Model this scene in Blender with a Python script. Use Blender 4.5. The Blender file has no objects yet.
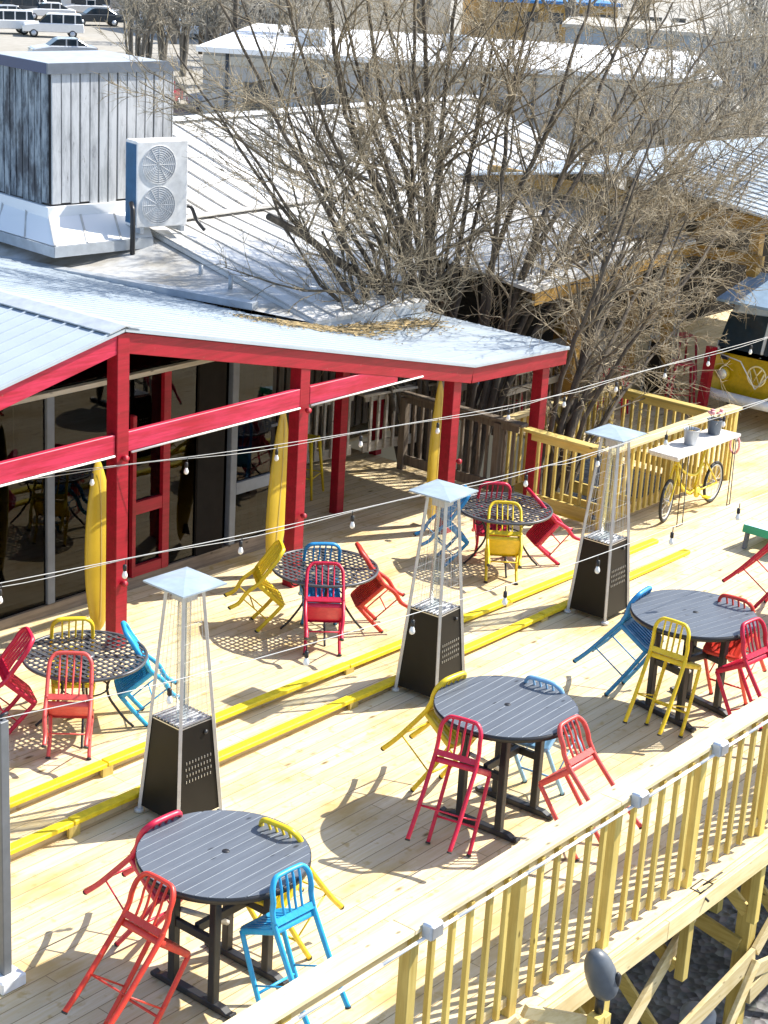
import bpy, bmesh, math, random
from mathutils import Vector, Matrix, Euler
random.seed(7)
SC = bpy.context.scene
COL = SC.collection
R = math.radians
PI = math.pi

# ------------------------------------------------------------------ camera
F, PITCH, ROLL, AZ, H = 1800.0, R(18.95), R(3.4), R(38.5), 7.5
fwd = Vector((math.cos(AZ)*math.cos(PITCH), math.sin(AZ)*math.cos(PITCH), -math.sin(PITCH)))
r0 = Vector((math.sin(AZ), -math.cos(AZ), 0)); u0 = r0.cross(fwd)
rt = r0*math.cos(ROLL)+u0*math.sin(ROLL); up = u0*math.cos(ROLL)-r0*math.sin(ROLL)
cam = bpy.data.cameras.new('camera'); co = bpy.data.objects.new('camera', cam); COL.objects.link(co)
m = Matrix(((rt.x, up.x, -fwd.x, 0), (rt.y, up.y, -fwd.y, 0), (rt.z, up.z, -fwd.z, H), (0, 0, 0, 1)))
co.matrix_world = m
cam.sensor_fit = 'VERTICAL'; cam.sensor_height = 24; cam.lens = F/1024*24
cam.clip_start = .1; cam.clip_end = 2000
SC.camera = co

# ------------------------------------------------------------------ light
w = bpy.data.worlds.new('World'); SC.world = w; w.use_nodes = True
nt = w.node_tree; bg = nt.nodes['Background']
sky = nt.nodes.new('ShaderNodeTexSky'); sky.sky_type = 'NISHITA'; sky.sun_disc = False
SUND = Vector((.889, -.437, 1.05)).normalized()
sky.sun_elevation = math.asin(SUND.z); sky.sun_rotation = math.atan2(SUND.x, SUND.y)
nt.links.new(sky.outputs[0], bg.inputs[0]); bg.inputs[1].default_value = .14
sl = bpy.data.lights.new('sun', 'SUN'); sl.energy = 4.4; sl.angle = R(.5); sl.color = (1, .955, .87)
so = bpy.data.objects.new('sun', sl); COL.objects.link(so)
so.rotation_euler = (-SUND).to_track_quat('-Z', 'Y').to_euler(); so.location = (20, -10, 30)
SC.view_settings.view_transform = 'Standard'; SC.view_settings.look = 'None'
SC.view_settings.exposure = 1.02; SC.view_settings.gamma = 1

# ------------------------------------------------------------------ materials
class N:
    def __init__(s, name):
        s.m = bpy.data.materials.new(name); s.m.use_nodes = True
        s.t = s.m.node_tree; s.b = s.t.nodes['Principled BSDF']
    def n(s, typ, **k):
        x = s.t.nodes.new(typ)
        for a, v in k.items():
            if a.startswith('i_'):
                a = a[2:]
                x.inputs[int(a) if a.isdigit() else a.replace('_', ' ')].default_value = v
            else: setattr(x, a, v)
        return x
    def l(s, a, b): s.t.links.new(a, b)
    def coord(s, scale=(1, 1, 1), kind='Object'):
        tc = s.n('ShaderNodeTexCoord'); mp = s.n('ShaderNodeMapping'); mp.inputs['Scale'].default_value = scale
        s.l(tc.outputs[kind], mp.inputs[0]); return mp.outputs[0]
    def noise(s, vec, scale, detail=4, rough=.6):
        x = s.n('ShaderNodeTexNoise'); x.inputs['Scale'].default_value = scale
        x.inputs['Detail'].default_value = detail; x.inputs['Roughness'].default_value = rough
        if vec is not None: s.l(vec, x.inputs['Vector'])
        return x.outputs['Fac']
    def ramp(s, fac, pts):
        x = s.n('ShaderNodeValToRGB'); e = x.color_ramp.elements
        while len(e) < len(pts): e.new(.5)
        for i, (p, c) in enumerate(pts):
            e[i].position = p; e[i].color = (c[0], c[1], c[2], 1)
        s.l(fac, x.inputs[0]); return x.outputs[0]
    def mix(s, fac, a, b, mode='MIX'):
        x = s.n('ShaderNodeMix', data_type='RGBA', blend_type=mode)
        for inp, v in ((x.inputs[0], fac), (x.inputs[6], a), (x.inputs[7], b)):
            if hasattr(v, 'links') : s.l(v, inp)
            elif isinstance(v, (int, float)): inp.default_value = v
            else: inp.default_value = (v[0], v[1], v[2], 1)
        return x.outputs[2]
    def base(s, c):
        if hasattr(c, 'links'): s.l(c, s.b.inputs['Base Color'])
        else: s.b.inputs['Base Color'].default_value = (c[0], c[1], c[2], 1)
    def rough(s, r, metal=0, spec=None):
        s.b.inputs['Roughness'].default_value = r; s.b.inputs['Metallic'].default_value = metal
        if spec is not None: s.b.inputs['Specular IOR Level'].default_value = spec
    def bump(s, h, strength=.3, dist=.01):
        x = s.n('ShaderNodeBump'); x.inputs['Strength'].default_value = strength; x.inputs['Distance'].default_value = dist
        s.l(h, x.inputs['Height']); s.l(x.outputs[0], s.b.inputs['Normal'])
    def rand(s):
        return s.n('ShaderNodeObjectInfo').outputs['Random']

def mat_plain(name, c, rough=.5, metal=0, var=.15, scale=6, spec=None):
    k = N(name); f = k.noise(k.coord(), scale)
    d = tuple(x*(1-var) for x in c); e = tuple(min(1, x*(1+var)) for x in c)
    k.base(k.ramp(f, [(.3, d), (.7, e)])); k.rough(rough, metal, spec); return k.m

def mat_paint(name, c, rough=.32):
    """powder coated metal, slightly scuffed and chalky"""
    k = N(name); v = k.coord(); f = k.noise(v, 14, 5)
    col = k.ramp(f, [(.32, tuple(x*.78 for x in c)), (.62, c)])
    g = k.noise(v, 70, 3); chip = k.ramp(g, [(.64, (0, 0, 0)), (.70, (.9,)*3)])
    col = k.mix(chip, col, tuple(min(1, .5*x+.12) for x in c))
    k.base(col); k.l(k.ramp(f, [(.3, (rough+.18,)*3), (.7, (rough,)*3)]), k.b.inputs['Roughness']); return k.m

def mat_wood(name, c, c2, axis=0, var=.22, rough=.65):
    """sawn timber: grain along one axis, knots, tint varying from piece to piece"""
    k = N(name); sc = [26, 26, 26]; sc[axis] = 1.6
    v = k.coord(tuple(sc)); off = k.n('ShaderNodeVectorMath', operation='ADD')
    cm = k.n('ShaderNodeCombineXYZ'); mu = k.n('ShaderNodeMath', operation='MULTIPLY', i_1=37.); k.l(k.rand(), mu.inputs[0])
    for i in range(3): k.l(mu.outputs[0], cm.inputs[i])
    k.l(v, off.inputs[0]); k.l(cm.outputs[0], off.inputs[1]); v = off.outputs[0]
    f = k.noise(v, 1, 6, .65)
    col = k.ramp(f, [(.3, c2), (.55, c), (.8, tuple(min(1, x*1.12) for x in c))])
    big = k.noise(k.coord((3, 3, 3)), 1, 3)
    col = k.mix(k.ramp(big, [(.45, (0, 0, 0)), (.75, (.55,)*3)]), col, c2)
    kv = [7, 7, 7]; kv[axis] = 3.0
    vo = k.n('ShaderNodeTexVoronoi'); k.l(k.coord(tuple(kv)), vo.inputs['Vector']); vo.inputs['Scale'].default_value = 1
    kn = k.ramp(vo.outputs['Distance'], [(.045, (.9,)*3), (.11, (0, 0, 0))])
    col = k.mix(kn, col, tuple(x*.28 for x in c2))
    hs = k.n('ShaderNodeHueSaturation'); k.l(col, hs.inputs['Color'])
    mr = k.n('ShaderNodeMapRange'); mr.inputs[3].default_value = 1-var; mr.inputs[4].default_value = 1+var*.6
    k.l(k.rand(), mr.inputs[0]); k.l(mr.outputs[0], hs.inputs['Value'])
    k.base(hs.outputs[0]); k.rough(rough); k.bump(f, .25, .004); return k.m

def mat_deck(name, c, c2, stain, width=.14):
    """deck boards running along X"""
    k = N(name); v = k.coord()
    br = k.n('ShaderNodeTexBrick'); k.l(v, br.inputs['Vector']); br.offset = .37; br.offset_frequency = 2
    br.inputs['Scale'].default_value = 1; br.inputs['Brick Width'].default_value = 3.66; br.inputs['Row Height'].default_value = width
    br.inputs['Mortar Size'].default_value = .0035; br.inputs['Mortar Smooth'].default_value = .1
    br.inputs['Color1'].default_value = (0, 0, 0, 1); br.inputs['Color2'].default_value = (1, 1, 1, 1); br.inputs['Mortar'].default_value = (.5, .5, .5, 1)
    col = k.ramp(br.outputs['Color'], [(0, tuple(x*.86 for x in c)), (.5, c), (1, (min(1, c[0]*1.08), c[1]*1.10, c[2]*1.16))])
    g = k.noise(k.coord((1.5, 30, 30)), 1, 6, .7)
    col = k.mix(k.ramp(g, [(.42, (.55,)*3), (.66, (0, 0, 0))]), col, c2)
    b = k.noise(k.coord((.55, 1.1, 1)), 1.3, 5, .62)
    col = k.mix(k.ramp(b, [(.50, (0, 0, 0)), (.68, (.75,)*3)]), col, stain)
    vo = k.n('ShaderNodeTexVoronoi'); k.l(k.coord((1.7, 4.5, 1)), vo.inputs['Vector']); vo.inputs['Scale'].default_value = 1
    kn = k.ramp(vo.outputs['Distance'], [(.04, (.95,)*3), (.12, (0, 0, 0))])
    col = k.mix(kn, col, tuple(x*.35 for x in stain))
    s2 = k.noise(k.coord((9, 9, 1)), 1, 3, .5)
    col = k.mix(k.ramp(s2, [(.60, (0, 0, 0)), (.70, (.6,)*3)]), col, stain)
    col = k.mix(br.outputs['Fac'], col, (.30, .21, .10))
    k.base(col); k.rough(.7, spec=.3)
    inv = k.n('ShaderNodeMath', operation='SUBTRACT', i_0=1.); k.l(br.outputs['Fac'], inv.inputs[1])
    k.bump(inv.outputs[0], .6, .01); return k.m

def mat_glass(name, tint=(.85, .9, .9), clear=.9, rough=.0, refl=.04, wob=0):
    k = N(name); t = k.n('ShaderNodeBsdfTransparent'); t.inputs[0].default_value = (*[x*clear for x in tint], 1)
    g = k.n('ShaderNodeBsdfGlossy'); g.inputs['Roughness'].default_value = rough
    lw = k.n('ShaderNodeLayerWeight'); pw = k.n('ShaderNodeMath', operation='POWER', i_1=4.); k.l(lw.outputs['Facing'], pw.inputs[0])
    fr = k.n('ShaderNodeMapRange'); fr.inputs[3].default_value = refl; fr.inputs[4].default_value = .9; k.l(pw.outputs[0], fr.inputs[0])
    if wob:
        bp = k.n('ShaderNodeBump'); bp.inputs['Strength'].default_value = wob; bp.inputs['Distance'].default_value = .02; k.l(k.noise(k.coord((1, 1, 1)), 1.7, 3), bp.inputs['Height']); k.l(bp.outputs[0], g.inputs['Normal'])
    mx = k.n('ShaderNodeMixShader'); k.l(fr.outputs[0], mx.inputs[0]); k.l(t.outputs[0], mx.inputs[1]); k.l(g.outputs[0], mx.inputs[2])
    out = [n for n in k.t.nodes if n.type == 'OUTPUT_MATERIAL'][0]; k.l(mx.outputs[0], out.inputs[0]); return k.m

M = {}
M['deck'] = mat_deck('pale_deck_boards', (.72, .605, .41), (.59, .44, .20), (.46, .30, .09))
M['pine'] = mat_wood('fresh_pine', (.60, .46, .13), (.44, .31, .065), 2)
M['pine_x'] = mat_wood('sunlit_fresh_pine_along', (.68, .555, .31), (.54, .40, .16), 0)  # paler than the upright pine: blown-out sunlight put into the colour
M['pine_y'] = mat_wood('fresh_pine_across', (.60, .46, .14), (.44, .31, .07), 1)
M['cap_pine'] = mat_wood('sunlit_cap_pine', (.72, .61, .40), (.60, .47, .24), 0)  # cap timber paled too, with the sun's glare put into its colour
M['oldwood'] = mat_wood('weathered_and_shaded_timber', (.20, .16, .12), (.10, .075, .05), 2)  # old timber, also the pit rail under the roof with shade in its colour
M['oldwood_x'] = mat_wood('weathered_timber_along', (.24, .19, .14), (.12, .09, .06), 0)
M['palewood'] = mat_wood('sun_bleached_timber', (.55, .50, .42), (.38, .33, .25), 0)
M['yellowwood'] = mat_wood('stained_yellow_timber', (.46, .27, .06), (.30, .17, .04), 1)
M['yellow_paint'] = mat_paint('yellow_deck_paint', (.86, .66, .01), .5)
M['red_paint'] = mat_paint('red_post_paint', (.40, .002, .018), .34)
def mat_blotched(name, c, c2):
    k = N(name); v = k.coord((1.2, 5, 7)); f = k.noise(v, 1.6, 6, .65); g = k.noise(k.coord((2, 40, 40)), 1, 5, .6)
    col = k.ramp(f, [(.36, c), (.58, c2)]); col = k.mix(k.ramp(g, [(.35, (.5,)*3), (.55, (0, 0, 0))]), col, tuple(x*.6 for x in c)); h = k.noise(k.coord(), 22, 4)
    col = k.mix(k.ramp(h, [(.68, (0, 0, 0)), (.74, (.6,)*3)]), col, (.30, .12, .10)); k.base(col); k.rough(.5); k.bump(g, .25, .004); return k.m
M['red_paint'] = mat_blotched('red_post_paint', (.27, .001, .010), (.36, .003, .019)); M['red_beam'] = mat_blotched('pinkish_red_beam_paint', (.40, .006, .026), (.54, .022, .075))  # beam paint pinker than the post red, blotched at random
M['c_red'] = mat_paint('crimson_coat', (.62, .012, .055))
M['c_orange'] = mat_paint('tomato_red_coat', (.66, .045, .025))
M['c_sunlit_red'] = mat_paint('sunlit_red_coat', (.78, .10, .085))  # the red coat with salmon-pink sunlight put into the colour
M['c_yellow'] = mat_paint('yellow_coat', (.80, .58, .015))
M['c_blue'] = mat_paint('blue_coat', (.02, .26, .56))
M['c_sunlit_blue'] = mat_paint('sunlit_blue_coat', (.03, .40, .74))  # the blue coat with sunlight put into the colour
M['c_pale'] = mat_paint('pale_blue_coat', (.22, .44, .66))
M['foot'] = mat_plain('dark_foot_cap', (.03, .03, .03), .6)
M['black'] = mat_plain('black_metal', (.018, .018, .02), .42)
M['slat'] = mat_wood('grey_composite_slat', (.115, .130, .152), (.088, .10, .12), 0, .05, .42)
M['gap'] = mat_plain('painted_slat_glint', (.30, .33, .36), .5)  # pale strips that paint the bright glint between table slats
M['wire'] = mat_plain('black_wire_mesh', (.075, .08, .09), .38)
M['steel'] = mat_plain('brushed_steel', (.62, .63, .64), .34, .85)
M['alu'] = mat_plain('pale_aluminium', (.56, .56, .54), .42, .15)
M['whitesteel'] = mat_plain('galvanised_sheet', (.36, .44, .50), .4, .2)
M['heater_black'] = mat_plain('heater_black_sheet', (.010, .009, .008), .40, .0, .15, 6, .25)
M['tube'] = mat_glass('heater_tube_glass', (.95, .97, .97), .97)
M['glass'] = mat_glass('window_glass', (.50, .52, .52), .5, 0, .028, .04)
M['carglass'] = mat_plain('dark_car_glass', (.02, .035, .05), .06)
M['grey_frame'] = mat_plain('grey_window_frame', (.15, .17, .20), .5)
M['darkwall'] = mat_plain('painted_interior_shade', (.016, .014, .012), .9, 0, .15, 6, .1)
M['cord'] = mat_plain('pale_cable', (.72, .72, .70), .5)
M['socket'] = mat_plain('black_lamp_socket', (.015, .015, .015), .5)
M['bulb'] = mat_plain('frosted_bulb', (.82, .82, .78), .15)
M['board'] = mat_plain('yellow_surfboard', (.60, .42, .035), .35, 0, .12, 2)
M['whitebox'] = mat_plain('white_plastic', (.78, .79, .80), .45)
M['jbox'] = mat_plain('grey_junction_box', (.50, .55, .62), .4, .3)
M['spk'] = mat_plain('grey_speaker_shell', (.095, .11, .13), .42)
M['drum'] = mat_plain('grey_ribbed_plastic', (.28, .30, .33), .5)
M['pole_grey'] = mat_plain('dull_grey_pole', (.13, .14, .15), .5); M['thincord'] = mat_plain('faded_cable', (.50, .50, .48), .6)
M['tyre'] = mat_plain('black_rubber', (.02, .02, .02), .7)
M['bikeyellow'] = mat_paint('yellow_bicycle_paint', (.80, .60, .03))
M['white_wood'] = mat_wood('white_washed_top', (.74, .72, .68), (.55, .50, .44), 0)
M['pot'] = mat_plain('galvanised_bucket', (.50, .53, .57), .4, .5)
M['potdark'] = mat_plain('dark_grey_bucket', (.13, .16, .20), .4, .3)
M['petal'] = mat_plain('pink_flowers', (.80, .38, .38), .7)
M['stemgreen'] = mat_plain('dry_stems', (.22, .20, .10), .8)
M['van_yellow'] = mat_paint('mustard_van_paint', (.62, .42, .008), .25)
M['van_white'] = mat_plain('white_van_paint', (.76, .78, .80), .3)
M['vanblue'] = mat_plain('blue_grey_awning', (.22, .32, .44), .6)
M['green'] = mat_plain('green_board_edge', (.03, .36, .19), .5)
M['ltblue'] = mat_plain('pale_blue_board_top', (.42, .66, .74), .5)
M['chrome'] = mat_plain('headlight_glass', (.85, .83, .72), .15, .3)
M['acwhite'] = mat_plain('white_unit_casing', (.80, .80, .79), .45)
M['acfin'] = mat_plain('blue_coil_fins', (.05, .16, .30), .45)
M['acgrille'] = mat_plain('pale_fan_guard', (.66, .67, .68), .5)
M['far_tan'] = mat_plain('beige_wall', (.48, .45, .39), .8, 0, .08, .4)
M['far_grey'] = mat_plain('grey_wall', (.42, .41, .40), .8, 0, .12, .5)
M['far_blue'] = mat_plain('blue_grey_wall', (.30, .36, .42), .7, 0, .1, .4)
M['far_roof'] = mat_plain('white_membrane_roof', (.84, .84, .84), .6, 0, .05, .3)
M['sign_blue'] = mat_plain('blue_sign', (.04, .20, .48), .4)
M['sign_green'] = mat_plain('green_sign', (.10, .42, .30), .4)
M['letters'] = mat_plain('black_letters', (.02, .02, .025), .5)
M['leaf'] = mat_plain('dry_leaves', (.34, .25, .12), .9, 0, .5, 8)
M['white_letters'] = mat_plain('pale_emblem_paint', (.82, .72, .40), .4)
for nme, c in (('silver', (.55, .57, .60)), ('white', (.80, .80, .80)), ('charcoal', (.06, .065, .07)), ('navy', (.03, .06, .14)), ('maroon', (.30, .02, .03)), ('sand', (.48, .42, .32))):
    M['car_'+nme] = mat_plain(nme+'_car_paint', c, .22, .15, .05)

def mat_roof(name, c, dirt, amount, streak=(1, 6, 1)):
    k = N(name); f = k.noise(k.coord(streak), .9, 6, .65); g = k.noise(k.coord(), 7, 4)
    col = k.ramp(f, [(.30, dirt), (.30+amount, c)])
    col = k.mix(k.ramp(g, [(.55, (0, 0, 0)), (.8, (.35,)*3)]), col, tuple(x*.7 for x in c))
    k.base(col); k.rough(.5, .1); return k.m
M['tin'] = mat_roof('pale_tin_roof', (.42, .475, .525), (.36, .41, .455), .4, (2, .5, 1))
M['tin_main'] = mat_roof('white_seamed_roof', (.70, .70, .69), (.50, .47, .41), .22, (6, 1, 1))
M['flatroof'] = mat_roof('grimy_flat_roof', (.56, .56, .55), (.24, .20, .13), .28, (1, 2, 1))
M['flash'] = mat_plain('grey_flashing', (.45, .48, .51), .5, .3)
M['seamdark'] = mat_plain('grey_beige_seam', (.50, .48, .45), .6)  # dull grey-beige, darker than the roof sheets

k = N('peeling_cladding'); v = k.coord((5, 5, .9)); f = k.noise(v, 1.6, 7, .72); g = k.noise(k.coord((14, 14, 2.2)), 1.5, 6, .7)
col = k.ramp(f, [(.28, (.12, .12, .125)), (.37, (.36, .37, .38)), (.56, (.55, .56, .57))])
col = k.mix(k.ramp(g, [(.30, (.8,)*3), (.38, (0, 0, 0))]), col, (.07, .065, .06)); k.base(col); k.rough(.85); M['clad'] = k.m
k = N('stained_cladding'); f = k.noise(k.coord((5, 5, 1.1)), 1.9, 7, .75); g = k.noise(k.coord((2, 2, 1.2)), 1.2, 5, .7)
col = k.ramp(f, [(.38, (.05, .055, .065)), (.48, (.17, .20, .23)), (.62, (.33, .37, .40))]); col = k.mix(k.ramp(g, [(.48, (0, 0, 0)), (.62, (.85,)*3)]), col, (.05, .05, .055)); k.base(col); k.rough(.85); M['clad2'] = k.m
k = N('ground_far'); f = k.noise(k.coord(), .06, 6, .6); g = k.noise(k.coord(), 1.6, 5)
col = k.ramp(f, [(.35, (.30, .275, .225)), (.6, (.38, .36, .32))]); col = k.mix(.35, col, k.ramp(g, [(.3, (.18, .155, .11)), (.7, (.40, .37, .32))]))
k.base(col); k.rough(.95); M['ground'] = k.m
k = N('gravel'); v = k.coord(); vo = k.n('ShaderNodeTexVoronoi'); k.l(v, vo.inputs['Vector']); vo.inputs['Scale'].default_value = 9
f = k.noise(v, 1.1, 5); col = k.mix(k.ramp(f, [(.42, (0, 0, 0)), (.6, (1, 1, 1))]), vo.outputs['Color'], (.3, .3, .3), 'MIX')
hs = k.n('ShaderNodeHueSaturation'); hs.inputs['Saturation'].default_value = .12; k.l(vo.outputs['Color'], hs.inputs['Color'])
k.base(k.mix(k.ramp(f, [(.40, (.93,)*3), (.62, (.80,)*3)]), hs.outputs[0], (.022, .020, .018))); k.rough(.9); k.bump(vo.outputs['Distance'], .8, .05); M['gravel'] = k.m
def mat_bark(name, a, b, cc):
    k = N(name); f = k.noise(k.coord((6, 6, 2)), 1.5, 6, .7); k.base(k.ramp(f, [(.3, a), (.5, b), (.72, cc)])); k.rough(.9)
    k.bump(f, .6, .01); return k.m
M['bark'] = mat_bark('dark_bark', (.035, .028, .022), (.085, .068, .05), (.16, .13, .095))
M['twig'] = mat_bark('tan_twigs', (.15, .118, .078), (.31, .255, .17), (.50, .43, .31))
M['limb'] = mat_bark('brown_limbs', (.07, .055, .038), (.15, .12, .08), (.25, .20, .13)); M['bark_grey'] = mat_bark('grey_trunk', (.10, .09, .07), (.17, .15, .125), (.24, .22, .19))
M['twig_grey'] = mat_bark('grey_twigs', (.22, .20, .165), (.35, .32, .265), (.47, .43, .36))

# ------------------------------------------------------------------ mesh helpers
class MB:
    def __init__(s): s.v = []; s.f = []; s.sm = []
    def add(s, vs, fs, smooth=False):
        o = len(s.v); s.v += [tuple(x) for x in vs]
        for f in fs: s.f.append([i+o for i in f]); s.sm.append(smooth)
        return s
    def box(s, a, b, mtx=None):
        (x0, y0, z0), (x1, y1, z1) = a, b
        vs = [Vector(p) for p in ((x0, y0, z0), (x1, y0, z0), (x1, y1, z0), (x0, y1, z0), (x0, y0, z1), (x1, y0, z1), (x1, y1, z1), (x0, y1, z1))]
        if mtx is not None: vs = [mtx @ q for q in vs]
        return s.add(vs, [(0, 3, 2, 1), (4, 5, 6, 7), (0, 1, 5, 4), (1, 2, 6, 5), (2, 3, 7, 6), (3, 0, 4, 7)])
    def beam(s, p, q, wd, ht, upv=(0, 0, 1)):
        """square timber from p to q, wd across, ht along upv"""
        p, q = Vector(p), Vector(q); d = (q-p); L = d.length; d.normalize(); u = Vector(upv)
        sd = d.cross(u)
        if sd.length < 1e-3: sd = d.cross(Vector((0, 1, 0)))
        sd.normalize(); u = sd.cross(d)
        m = Matrix((( d.x, sd.x, u.x, p.x), (d.y, sd.y, u.y, p.y), (d.z, sd.z, u.z, p.z), (0, 0, 0, 1)))
        return s.box((0, -wd/2, -ht/2), (L, wd/2, ht/2), m)
    def tube(s, pts, rad, n=8, cap=True, smooth=True, flat=1.0):
        pts = [Vector(p) for p in pts]; k = len(pts)
        if not isinstance(rad, (list, tuple)): rad = [rad]*k
        vs = []; prev = None
        for i, p in enumerate(pts):
            d = (pts[min(i+1, k-1)]-pts[max(i-1, 0)]).normalized()
            if prev is None:
                a = Vector((0, 0, 1)) if abs(d.z) < .9 else Vector((1, 0, 0))
                u = d.cross(a).normalized()
            else:
                u = prev-d*prev.dot(d)
                u = u.normalized() if u.length > 1e-5 else d.orthogonal().normalized()
            prev = u; w2 = d.cross(u)
            for j in range(n):
                t = 2*PI*j/n; vs.append(p+(u*math.cos(t)+w2*math.sin(t)*flat)*rad[i])
        fs = [(i*n+j, i*n+(j+1) % n, (i+1)*n+(j+1) % n, (i+1)*n+j) for i in range(k-1) for j in range(n)]
        if cap: fs += [tuple(range(n-1, -1, -1)), tuple((k-1)*n+j for j in range(n))]
        return s.add(vs, fs, smooth)
    def lathe(s, prof, c=(0, 0, 0), n=24, smooth=True, axis='z', ring=False):
        if ring: prof = list(prof)+[prof[0]]
        vs = []
        for r_, z in prof:
            for j in range(n):
                t = 2*PI*j/n; a, b = r_*math.cos(t), r_*math.sin(t)
                q = {'z': (a, b, z), 'y': (a, z, b), 'x': (z, a, b)}[axis]
                vs.append((q[0]+c[0], q[1]+c[1], q[2]+c[2]))
        k = len(prof); fs = [(i*n+j, i*n+(j+1) % n, (i+1)*n+(j+1) % n, (i+1)*n+j) for i in range(k-1) for j in range(n)]
        if not ring: fs += [tuple(range(n-1, -1, -1)), tuple((k-1)*n+j for j in range(n))]
        return s.add(vs, fs, smooth)
    def prism(s, poly, z0, z1, mtx=None, smooth=False):
        n = len(poly); vs = [Vector((x, y, z0)) for x, y in poly]+[Vector((x, y, z1)) for x, y in poly]
        if mtx is not None: vs = [mtx @ q for q in vs]
        return s.add(vs, [tuple(range(n-1, -1, -1)), tuple(range(n, 2*n))]+[(i, (i+1) % n, n+(i+1) % n, n+i) for i in range(n)], smooth)
    def build(s, name, mt, parent=None, bevel=0):
        me = bpy.data.meshes.new(name); me.from_pydata(s.v, [], s.f); me.update()
        me.polygons.foreach_set('use_smooth', s.sm)
        me.materials.append(M[mt] if isinstance(mt, str) else mt)
        bm = bmesh.new(); bm.from_mesh(me); bmesh.ops.recalc_face_normals(bm, faces=bm.faces)
        if bevel: bmesh.ops.bevel(bm, geom=bm.edges[:]+bm.verts[:], offset=bevel, segments=1, affect='EDGES', profile=.5, clamp_overlap=True)
        bm.to_mesh(me); bm.free()
        o = bpy.data.objects.new(name, me); COL.objects.link(o)
        if parent: o.parent = parent
        return o

def tag(o, label, cat, group=None, kind=None):
    if label: o['label'] = label
    if cat: o['category'] = cat
    if group: o['group'] = group
    if kind: o['kind'] = kind
    return o
def thing(name, label, cat, loc=(0, 0, 0), rot=(0, 0, 0), group=None):
    o = bpy.data.objects.new(name, None); COL.objects.link(o); o.empty_display_size = .2
    o.location = loc; o.rotation_euler = rot; return tag(o, label, cat, group)
def kids(o): return [c for c in COL.objects if c.parent == o]
def copy_tree(o, parent=None):
    c = o.copy(); COL.objects.link(c)
    if parent: c.parent = parent
    for ch in kids(o): copy_tree(ch, c)
    return c
def recolor(o, a, b):
    """swap material on object level for a copied tree"""
    for ch in kids(o):
        for s_ in ch.material_slots:
            if s_.material == M[a]: s_.link = 'OBJECT'; s_.material = M[b]
        recolor(ch, a, b)
def structure(o): o['kind'] = 'structure'; return o
def smoothpts(pts, n=6):
    """Catmull-Rom"""
    P_ = [Vector(p) for p in pts]; out = []
    for i in range(len(P_)-1):
        a = P_[max(i-1, 0)]; b = P_[i]; c = P_[i+1]; d = P_[min(i+2, len(P_)-1)]
        for j in range(n):
            t = j/n; out.append(.5*((2*b)+(c-a)*t+(2*a-5*b+4*c-d)*t*t+(3*b-a-3*c+d)*t**3))
    out.append(P_[-1]); return out
def zup(x): return max(.0, min(.2, .2*(18.9-x)/10.9))

# ------------------------------------------------------------------ setting: ground and decks
mb = MB()
gx = [-300, -60, 0, 6, 20, 40, 90, 200, 900]; gy = [-300, -60, 0, 12, 26, 40, 90, 200, 900]
vs = [(x, y, -4.5) for y in gy for x in gx]; n_ = len(gx)
structure(mb.add(vs, [(j*n_+i, j*n_+i+1, (j+1)*n_+i+1, (j+1)*n_+i) for j in range(len(gy)-1) for i in range(n_-1)]).build('ground', 'ground'))
mb = MB().add([(2, -6, -4.49), (40, -6, -4.49), (40, 40, -4.49), (2, 40, -4.49)], [(0, 1, 2, 3)])
tag(mb.build('gravel', 'gravel'), None, None, None, 'structure')
# deck: lower sheet with the tree pit left open, plus the two raised steps
PITX0, PITX1, PITY0, PITY1 = 18.72, 21.35, 11.45, 13.0
mb = MB()
def slab(x0, y0, x1, y1, z1=0.0, z0=-.045): mb.box((x0, y0, z0), (x1, y1, z1))
slab(-2, 5.90, 40, PITY0); slab(-2, PITY0, PITX0, 13.0); slab(PITX1, PITY0, 40, 13.0)
slab(-2, 13.0, 18.9, 22); slab(22.5, 13.0, 40, 22)
slab(21.4, 13.0, 22.5, 22); slab(18.9, 16.0, 21.4, 22)
dk = structure(mb.build('deck', 'deck'))
mb = MB()   # raised upper deck (a gentle wedge that runs out to the right) and the tread in front of it
def wedge(y0, y1, fac, x1):
    a, b = -2, 8.0
    z = lambda x: zup(x)*fac+.004
    vs = []
    for x in (a, b, x1):
        vs += [(x, y0, -.01), (x, y1, -.01), (x, y1, z(x)), (x, y0, z(x))]
    fs = [(0, 1, 2, 3), (11, 10, 9, 8)]
    for i in (0, 1):
        o = i*4; fs += [(o, o+4, o+5, o+1), (o+1, o+5, o+6, o+2), (o+2, o+6, o+7, o+3), (o+3, o+7, o+4, o)]
    mb.add(vs, fs)
wedge(10.12, 10.60, .5, 18.72); wedge(10.604, 18.0, 1.0, 18.70)
structure(mb.build('raised_deck', 'deck'))
# yellow step edges
for y, fac, x1, lab in ((10.10, .5, 18.76, 'long yellow painted timber edging the lower deck step'), (10.58, 1., 18.80, 'long yellow painted timber edging the upper deck step')):
    t = thing('step_edging', lab, 'step edge', (2, y, zup(2)*fac), group='yellow step edgings')
    xs = [2, 6.3, 9.35+(.25 if fac > .6 else -.55), 12.35+(.5 if fac > .6 else 0), 15.6, x1]
    for i in range(5):
        mb = MB(); a, b = xs[i], xs[i+1]-.006
        dz = random.uniform(-.006, .006)
        mb.beam((a-2, 0, zup(a)*fac-zup(2)*fac+.024+dz), (b-2, 0, zup(b)*fac-zup(2)*fac+.024+dz), .10, .048)
        mb.build('timber', 'yellow_paint', t, .008)
        if i < 4:
            mb = MB(); zz = zup(b)*fac-zup(2)*fac
            mb.box((b-2-.06, -.052, -zup(2)*fac), (b-2+.06, -.022, zz+.004)); mb.build('joint_block', 'pine', t)

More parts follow.
